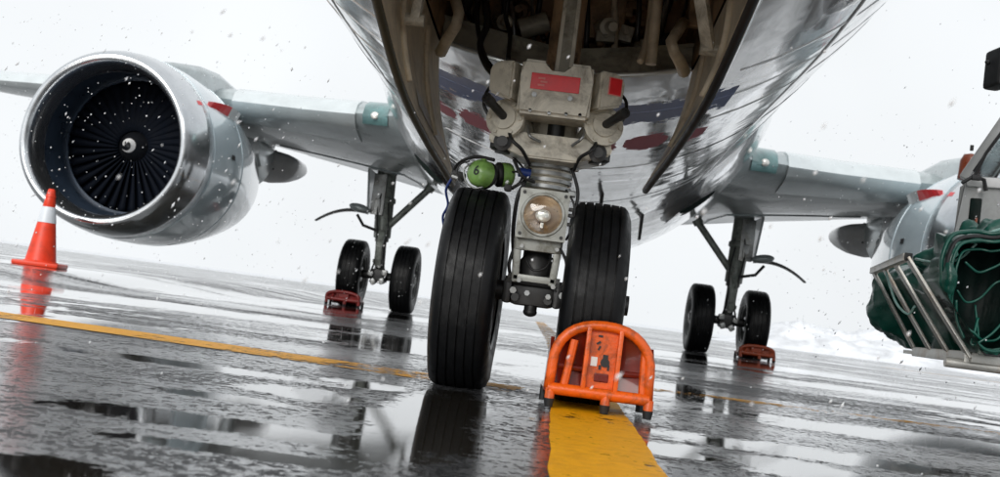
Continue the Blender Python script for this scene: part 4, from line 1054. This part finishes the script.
hhose('headband', [at(494, 160, 3.60), at(478, 157, 3.66), at(464, 160, 3.68), at(455, 168, 3.66), at(452, 178, 3.64)], .006, 'rubber')
hhose('headband_wire', [at(472, 163, 3.56), at(464, 170, 3.55), at(466, 182, 3.55), at(474, 188, 3.55), at(483, 187, 3.55)], .003, 'steel')
hhose('headband_wire', [at(470, 161, 3.58), at(461, 164, 3.58), at(457, 172, 3.58), at(462, 182, 3.58)], .003, 'rubber')
bm = B(); box(bm, at(459, 176, 3.65), (.045, .05, .028), Matrix.Rotation(R(10), 3, 'Y'), .008); hpart('headband_pad', bm, 'rubber', 30)
bm = B(); cyl(bm, at(452, 176, 3.60), at(458, 178, 3.60), .011, 10); hpart('plug', bm, 'steel', True)
hhose('microphone_boom', [at(510, 172, 3.64), at(518, 172, 3.60), at(522, 176, 3.58), at(519, 183, 3.58), at(511, 188, 3.58)], .004, 'rubber')
bm = B(); box(bm, at(508, 188, 3.59), (.026, .03, .024), bev=.008); hpart('microphone', bm, 'rubber', 30)
hhose('cable', [at(512, 189, 3.58), at(520, 184, 3.55), at(526, 178, 3.58), at(523, 168, 3.62), at(516, 160, 3.64), at(508, 152, 3.68)], .004, 'rubber')
hhose('cable', [at(452, 178, 3.64), at(446, 190, 3.66), at(448, 205, 3.69), at(443, 216, 3.72), at(444, 228, 3.74)], .0045, 'blue')
fd = bpy.data.curves.new('ear_cup_number', 'FONT'); fd.body = '6'; fd.size = .046; fd.extrude = .0006; fd.offset = .0004; fd.align_x = 'CENTER'; fd.align_y = 'CENTER'
ft = bpy.data.objects.new('tmp', fd); C.objects.link(ft)
bpy.context.view_layer.update(); dg = bpy.context.evaluated_depsgraph_get(); tm = bpy.data.meshes.new_from_object(ft.evaluated_get(dg)); bpy.data.objects.remove(ft)
fa = (ax + Vector((.35, 0, .0))).normalized()
zx = Vector((0, 0, 1)); xr = zx.cross(fa).normalized(); yu = fa.cross(xr)
mt = Matrix.Translation(c1 + fa * .046) @ Matrix((xr, yu, fa)).transposed().to_4x4()
tm.transform(mt); tm.materials.clear(); tm.materials.append(M['rubber'])
cc = c1 - ax * .0
for v in tm.vertices:                                         # wrap the digit on the dome
    d = v.co - cc; h_ = d.dot(ax); rr = (d - ax * h_).length
    hn = spline([(0, .046), (.0235, .0428), (.0376, .0345), (.045, .0207), (.047, 0)], min(rr, .0469)) + .0016
    if h_ < hn: v.co += fa * ((hn - h_) / max(.5, fa.dot(ax)))
o = bpy.data.objects.new('ear_cup_number', tm); C.objects.link(o); o.parent = hd; o.matrix_parent_inverse = HINV

# ------------------------------------------------------------------ service truck at the right edge
TXF, TY0, TY1 = 2.10, 5.9, 7.4
TKZ = 1.124                                    # heights of the cab
def tz(z): return .287 + (z - .287) * TKZ
truck = empty('service_truck', (3.4, 6.05, 0), 'off-white service truck cab at the right edge with a slatted front rack', 'truck')
bpy.context.view_layer.update(); TINV = truck.matrix_world.inverted()
TURN = Matrix.Translation((TXF, TY0, 0)) @ Matrix.Rotation(R(-21), 4, 'Z') @ Matrix.Translation((-TXF, -TY0, 0))
def tpart(n_, bm, m, par=None, sm=False, turn=True):
    if turn: bmesh.ops.transform(bm, matrix=TURN, verts=bm.verts)
    o = obj(n_, bm, m, None, sm); o.parent = par or truck
    o.matrix_parent_inverse = TINV if par is None else Matrix(); return o
ym, yw = (TY0 + TY1) / 2, TY1 - TY0
XR = 4.1
bm = B(); prism(bm, [(TXF, .50), (TXF - .02, .95), (TXF - .012, tz(1.17)), (TXF + .03, tz(1.205)), (XR, tz(1.21)), (XR, .50)], Matrix.Translation((0, ym, 0)), yw)
bmesh.ops.bevel(bm, geom=bm.edges[:], offset=.025, segments=3, affect='EDGES'); tb = tpart('cab_body', bm, 'truck', None, 30)
# belt rail, vent recess, sticker plate on the near side
bm = B(); box(bm, (3.05, TY0 - .012, tz(1.172)), (1.86, .03, .055), bev=.012); tpart('belt_rail', bm, 'white', tb, 30)
bm = B(); box(bm, (TXF + .075, TY0 + .012, tz(.985)), (.06, .04, .25), bev=.01); tpart('side_vent', bm, 'black', tb, 30)
bm = B(); box(bm, (TXF + .085, TY0 - .010, tz(.985)), (.012, .012, .035), bev=.003); tpart('vent_reflector', bm, 'amber', tb)
for k, (dx, dz) in enumerate(((0, 0), (.02, .03), (-.012, .045), (.03, -.01))):
    bm = B(); box(bm, (TXF + .235 + dx, TY0 - .003, tz(1.02) + dz), (.012, .006, .02), Matrix.Rotation(k, 3, 'Y')); tpart('sticker', bm, ('green', 'sticker', 'redpale', 'blue')[k], tb)
bm = B(); box(bm, (3.1, TY0 - .003, .9), (.012, .008, .70)); tpart('door_gap', bm, 'rubber', tb)
# cab frame: pillars, header, roof
def bar(bm, a, b, w, d, bev=.008):
    a, b = Vector(a), Vector(b); v = b - a; box(bm, (a + b) / 2, (w, d, v.length), v.to_track_quat('Z', 'Y').to_matrix(), bev)
A0, A1 = (TXF + .0, tz(1.19)), (TXF + .47, tz(2.0))
ZTOP = A1[1]
for y in (TY0 + .03, TY1 - .03):
    bm = B(); bar(bm, (A0[0], y, A0[1]), (A1[0], y, A1[1]), .055, .05); tpart('windscreen_pillar', bm, 'truck', None, 30)
    for x in (XR - .05, 3.15):
        bm = B(); bar(bm, (x, y, A0[1]), (x, y, ZTOP), .06, .045); tpart('door_pillar', bm, 'truck', None, 30)
    bm = B(); prism(bm, [(A0[0] + .06, A0[1] + .03), (A1[0] + .03, ZTOP - .03), (3.11, ZTOP - .03), (3.11, A0[1] + .03)], Matrix.Translation((0, y + (-.012 if y < ym else .012), 0)), .006); tpart('side_window', bm, 'window')
    bm = B(); tube(bm, [(A0[0] + .045, y - .02, A0[1] + .04), (A1[0] + .02, y - .02, ZTOP - .03)], .009, 8); tpart('window_seal', bm, 'rubber')
bm = B(); box(bm, ((A1[0] + XR) / 2 - .02, ym, ZTOP + .03), (XR - A1[0] + .14, yw + .02, .09), bev=.035, seg=3); tpart('cab_roof', bm, 'truck', None, 30)
d = Vector((A1[0] - A0[0], 0, A1[1] - A0[1])); bm = B(); box(bm, ((A0[0] + A1[0]) / 2 + .012, ym, (A0[1] + A1[1]) / 2), (.006, yw - .1, d.length - .06), Matrix.Rotation(math.atan2(d.x, d.z), 3, 'Y'))
tpart('windscreen', bm, 'window')
# wipers standing on the scuttle, mirror on its arm, amber beacon on the far corner
bm = B(); w0 = at(974, 178, 5.82); w1 = at(1002, 132, 5.75); tube(bm, [w0, w0.lerp(w1, .5) + Vector((-.012, 0, .006)), w1], .009, 6); tube(bm, [at(962, 183, 5.8), at(974, 176, 5.8), at(984, 180, 5.8), at(986, 191, 5.8)], .011, 6); box(bm, at(976, 178, 5.8), (.05, .03, .025), bev=.006)
tpart('wiper', bm, 'rubber', None, True, False)
mc = at(998, 69, 5.5); bm = B(); box(bm, mc + Vector((.005, 0, 0)), (.085, .15, .20), Matrix.Rotation(R(8), 3, 'Z'), .022, 3); mh = tpart('mirror_housing', bm, 'rubber', None, 30, False)
bm = B(); box(bm, mc + Vector((.053, 0, 0)), (.012, .12, .17), Matrix.Rotation(R(8), 3, 'Z'), .004); tpart('mirror_glass', bm, 'chrome', mh, False, False)
bm = B(); tube(bm, [mc + Vector((.03, .03, .09)), mc + Vector((.12, .1, .12)), TURN @ Vector((A0[0] + .40, TY0 + .05, tz(1.88)))], .011, 8); tube(bm, [mc + Vector((-.05, 0, .02)), mc + Vector((-.062, -.01, .03))], .012, 8); tpart('mirror_arm', bm, 'rubber', None, 'all', False)
bc = at(970, 166, 7.0); bm = B(); lathe(bm, bc - Vector((0, 0, .13)), (0, 0, 1), [(.04, 0), (.04, .07), (.06, .07), (.07, .068), (.16, .064), (.20, .045), (.215, 0)], 20); tpart('amber_beacon', bm, 'amber', None, 35, False)
bm = B(); cyl(bm, (bc.x, bc.y, tz(1.2) - .05), bc - Vector((0, 0, .12)), .02, 10); cyl(bm, bc + Vector((0, 0, .1)), bc + Vector((0, 0, .135)), .012, 8); tpart('beacon_post', bm, 'dark', None, False, False)
# chassis, bumper rail, flatbed and wheels
bm = B(); box(bm, (4.0, ym, .42), (3.5, yw - .3, .16), bev=.02); tpart('chassis', bm, 'dark')
bm = B(); a, b = at(945, 361.5, 5.0), at(1012, 369, 5.0); b.y = 5.0; b = a + (b - a) * 1.0; cyl(bm, a, Vector((2.75, 4.95, a.z)), .024, 14); tpart('bumper_rail', bm, 'galv', None, True, False)
bm = B(); box(bm, (5.15, ym, .98), (2.0, yw + .1, .12), bev=.015)
for k in range(9): box(bm, (4.22 + k * .23, TY0 - .02, 1.2), (.05, .03, .34), bev=.006)
tpart('load_bed', bm, 'galv')
TW = wheel_meshes('truck', .36, .22, .22, (-.5, -.17, .17, .5))
for x in (3.3, 5.4):
    for y in (TY0 + .14, TY1 - .14):
        for nm, me in zip(('tyre', 'wheel_rim'), TW):
            o = bpy.data.objects.new(nm, me); C.objects.link(o); o.parent = truck; o.matrix_parent_inverse = TINV; o.location = TURN @ Vector((x, y, .352)); o.rotation_euler[2] = R(69)
# front rack: four flat bars between a top rail and a floor frame, leaning out
RT0, RT1 = at(907, 257, 5.0), at(873, 271, 6.1)             # near and far ends of the top rail
RB0, RB1 = at(969, 357, 4.97), at(916, 349, 5.9)
RB1.z = RB0.z = .335
bm = B(); bar(bm, RT0, RT1, .035, .035, .004); tpart('rack_top_rail', bm, 'galv', None, 30, False)
for t in (0, .33, .66, 1):
    a, b = RT0.lerp(RT1, t), RB0.lerp(RB1, t); v = (b - a); bm = B()
    zx_ = v.normalized(); yx_ = (RT1 - RT0).normalized(); nx_ = yx_.cross(zx_).normalized(); yx_ = zx_.cross(nx_)
    box(bm, (a + b) / 2, (.014, .078, v.length), Matrix((nx_, yx_, zx_)).transposed(), .003); tpart('rack_bar', bm, 'galv', None, 30, False)
bm = B(); bar(bm, RB0, RB1, .04, .05, .004); bar(bm, RB0, (2.75, 5.05, .335), .05, .045, .004); bar(bm, RB1, (2.75, 5.9, .335), .04, .05, .004); box(bm, (2.22, 5.58, .33), (.55, 1.05, .02)); tpart('rack_floor', bm, 'galv', None, 30, False)
bm = B(); box(bm, RT0 + Vector((.0, -.02, 0)), (.036, .012, .036), bev=.004); tpart('rail_end_cap', bm, 'rubber', None, False, False)

# ------------------------------------------------------------------ collapsed green air duct lying in the rack
dr = empty('air_duct_hose', (1.98, 5.45, .345), 'crumpled dark green vinyl air duct with a black mouth stuffed in the truck rack', 'duct hose')
bpy.context.view_layer.update(); DINV = dr.matrix_world.inverted()
def dpart(n_, bm, m, sm='all', rec=True):
    o = obj(n_, bm, m, None, sm, rec); o.parent = dr; o.matrix_parent_inverse = DINV; return o
def crumple(bm, amp, sc_, seed):
    bm.normal_update()
    for v in bm.verts:
        f = noise.fractal(v.co * sc_ + Vector((seed, 0, 0)), 1, 2, 4); g = abs(noise.noise(v.co * sc_ * 1.9 + Vector((0, seed, 0))))
        v.co += v.normal * amp * (f + 1.1 * (g - .25))
# body: sagging bag behind the bars
def blob(c, s, rot, amp, scn, seed, u=72, v=48):
    bm = B(); sphere(bm, c, s, rot, u, v); crumple(bm, amp, scn, seed)
    for w in bm.verts: w.co.z = max(w.co.z, .346)
    return bm
mcn = at(994, 292, 4.85)
def inside(w, clear=True):
    """keep the vinyl behind the rack bars, on the rack floor and clear of the cab"""
    nrm = (RT1 - RT0).cross(RB0 - RT0).normalized(); nrm = nrm if nrm.x > 0 else -nrm
    if w.co.y < 6.12:
        d = (w.co - RT0).dot(nrm)
        if d < .035: w.co += nrm * (.035 - d) * (1 - sstep(6.0, 6.12, w.co.y))
    if clear and ((w.co.x - mcn.x) / .26) ** 2 + ((w.co.z - mcn.z) / .29) ** 2 < 1: w.co.y = max(w.co.y, 5.12)
    w.co.z = max(w.co.z, .350)
bm = blob((2.06, 5.90, .59), (.33, .88, .27), Matrix.Rotation(R(-6), 3, 'Z'), .04, 4.2, 3.0, 128, 80)
for w in bm.verts: inside(w)
dpart('collapsed_body', bm, 'tarp')
bm = blob((2.06, 5.42, .80), (.25, .36, .15), Matrix.Rotation(R(-12), 3, 'Y'), .08, 6.0, 11.0, 112, 64)
for w in bm.verts: inside(w)
dpart('top_fold', bm, 'tarp')
# mouth: an open, buckled ring of duct facing the camera, black inside
mcn = at(994, 292, 4.85); n = 120
def mouth(t, k, grow=1.0):
    a = 2 * math.pi * k / n
    wob = 1 + .07 * math.sin(3 * a + .6 + t) + .05 * math.sin(5 * a + 1.9 + 2 * t) + (.006 + .05 * max(0, t)) * math.sin(14 * a + 3 * t)
    return mcn + Vector((.205 * grow * wob * math.cos(a), .34 * t + .02 * math.sin(4 * a), .235 * grow * wob * math.sin(a) + .0))
rows = [[mouth(t, k, g) for k in range(n)] for t, g in ((-.02, 1.0), (-.04, 1.05), (-.02, 1.10), (.12, 1.16), (.3, 1.16), (.6, 1.13), (.95, 1.08), (1.3, .95))]
bm = B(); loft(bm, rows, False, True); crumple(bm, .03, 8, 5)
for w in bm.verts: inside(w, False)
dpart('duct_sleeve', bm, 'tarp', 'all')
rows = [[mouth(t, k, g) for k in range(n)] for t, g in ((-.022, 1.0), (.1, .99), (.4, .97), (.72, .9))]
bm = B(); loft(bm, rows, False, True); bm.faces.new(bm.verts[-n:])
for w in bm.verts: inside(w, False); w.co.z = max(w.co.z, .354)
dpart('duct_lining', bm, 'black', 'all')
for g, r_, m_, t_ in ((1.035, .008, 'tarp', -.05), (1.12, .010, 'rubber', -.02), (1.22, .010, 'tarp', .05), (.86, .006, 'tarp', .10)):
    bm = B(); tube(bm, [mouth(t_, k, g) for k in range(n)], r_, 8, closed=True)
    for w in bm.verts: inside(w, False)
    dpart('rim_fold', bm, m_)
for pts, r_ in (([at(978, 318, 4.90), at(975, 330, 4.88), at(972, 345, 4.86), at(990, 335, 4.86), at(1003, 322, 4.88)], .006), ([at(957, 290, 4.90), at(966, 302, 4.92), at(980, 298, 4.92), at(994, 284, 4.9), at(1004, 280, 4.9)], .005), ([at(956, 300, 4.86), at(957, 320, 4.88), at(964, 338, 4.87)], .007), ([at(975, 305, 4.95), at(977, 322, 4.92), at(979, 340, 4.88)], .005), ([at(965, 262, 4.88), at(978, 272, 4.9), at(992, 268, 4.9), at(1004, 262, 4.9)], .006)):
    P = [Vector(p_) for p_ in pts]; out = []
    for i in range(21):
        t = i / 20 * (len(P) - 1); out.append(Vector([spline([(k, P[k][a]) for k in range(len(P))], t) for a in range(3)]))
    bm = B(); tube(bm, out, r_, 6); dpart('draw_cord', bm, 'tarp')
# pale hem rope running over the folds and through the bars
for pts, r_ in (([at(916, 259, 5.35), at(930, 262, 5.2), at(948, 262, 5.1), at(962, 257, 5.05), at(975, 245, 5.0), at(990, 233, 5.0), at(1005, 228, 5.0)], .007), ([at(886, 272, 5.5), at(890, 286, 5.4), at(897, 304, 5.3), at(908, 314, 5.25), at(915, 306, 5.2)], .006)):
    P = [Vector(p_) for p_ in pts]; out = []
    for i in range(25):
        t = i / 24 * (len(P) - 1); out.append(Vector([spline([(k, P[k][a]) for k in range(len(P))], t) for a in range(3)]))
    bm = B(); tube(bm, out, r_, 8); dpart('hem_rope', bm, 'tarplight')

# ------------------------------------------------------------------ falling snow: too many to count
rnd = random.Random(42); bm = B()
def flake(p, r, el, d):
    u, v = frame(d); a = bm.verts.new(p + d * r * el); b_ = bm.verts.new(p - d * r * el)
    ring = [bm.verts.new(p + (u * math.cos(k * 1.2566) + v * math.sin(k * 1.2566)) * r * rnd.uniform(.8, 1.15)) for k in range(5)]
    for k in range(5): bm.faces.new((a, ring[k], ring[(k + 1) % 5])); bm.faces.new((b_, ring[(k + 1) % 5], ring[k]))
for i in range(5600):
    Y = rnd.uniform(1.6, 15.5); X = rnd.uniform(-.62, .62) * Y + rnd.uniform(-1, 1); Z = rnd.uniform(.05, 3.0)
    if abs(X - XA) < 1.7 and rnd.random() < (.80 if Y < 4.0 else .93): continue
    if abs(X - XA) < 2.2 and Z > 1.1 and Y > -1: continue
    if (Z - .287) / Y > .23 and rnd.random() < .7: continue
    if abs(abs(X - XA) - EX) < 1.15 and Y > 12.0: continue
    d = Vector((.45 + rnd.gauss(0, .15), rnd.gauss(0, .2), .75)).normalized()
    big = rnd.random() < .07
    flake(Vector((X, Y, Z)), rnd.uniform(.0022, .0062) * (1.3 if big else 1) * min(1, .35 + Y / 9), rnd.uniform(1, 1.7) * (2.0 if big else 1), d)
for i in range(70):                                          # a few close to the lens
    Y = rnd.uniform(.9, 2.0); d = Vector((.45 + rnd.gauss(0, .1), rnd.gauss(0, .2), .75)).normalized()
    flake(Vector((rnd.uniform(-.45, .38) * Y, Y, .287 + rnd.uniform(-.12, .25) * Y)), rnd.uniform(.0012, .0024), rnd.uniform(1.4, 3.0), d)
fo = obj('falling_snow', bm, 'flake', smooth='all'); fo['kind'] = 'stuff'; fo['label'] = 'wet snowflakes falling through the air'
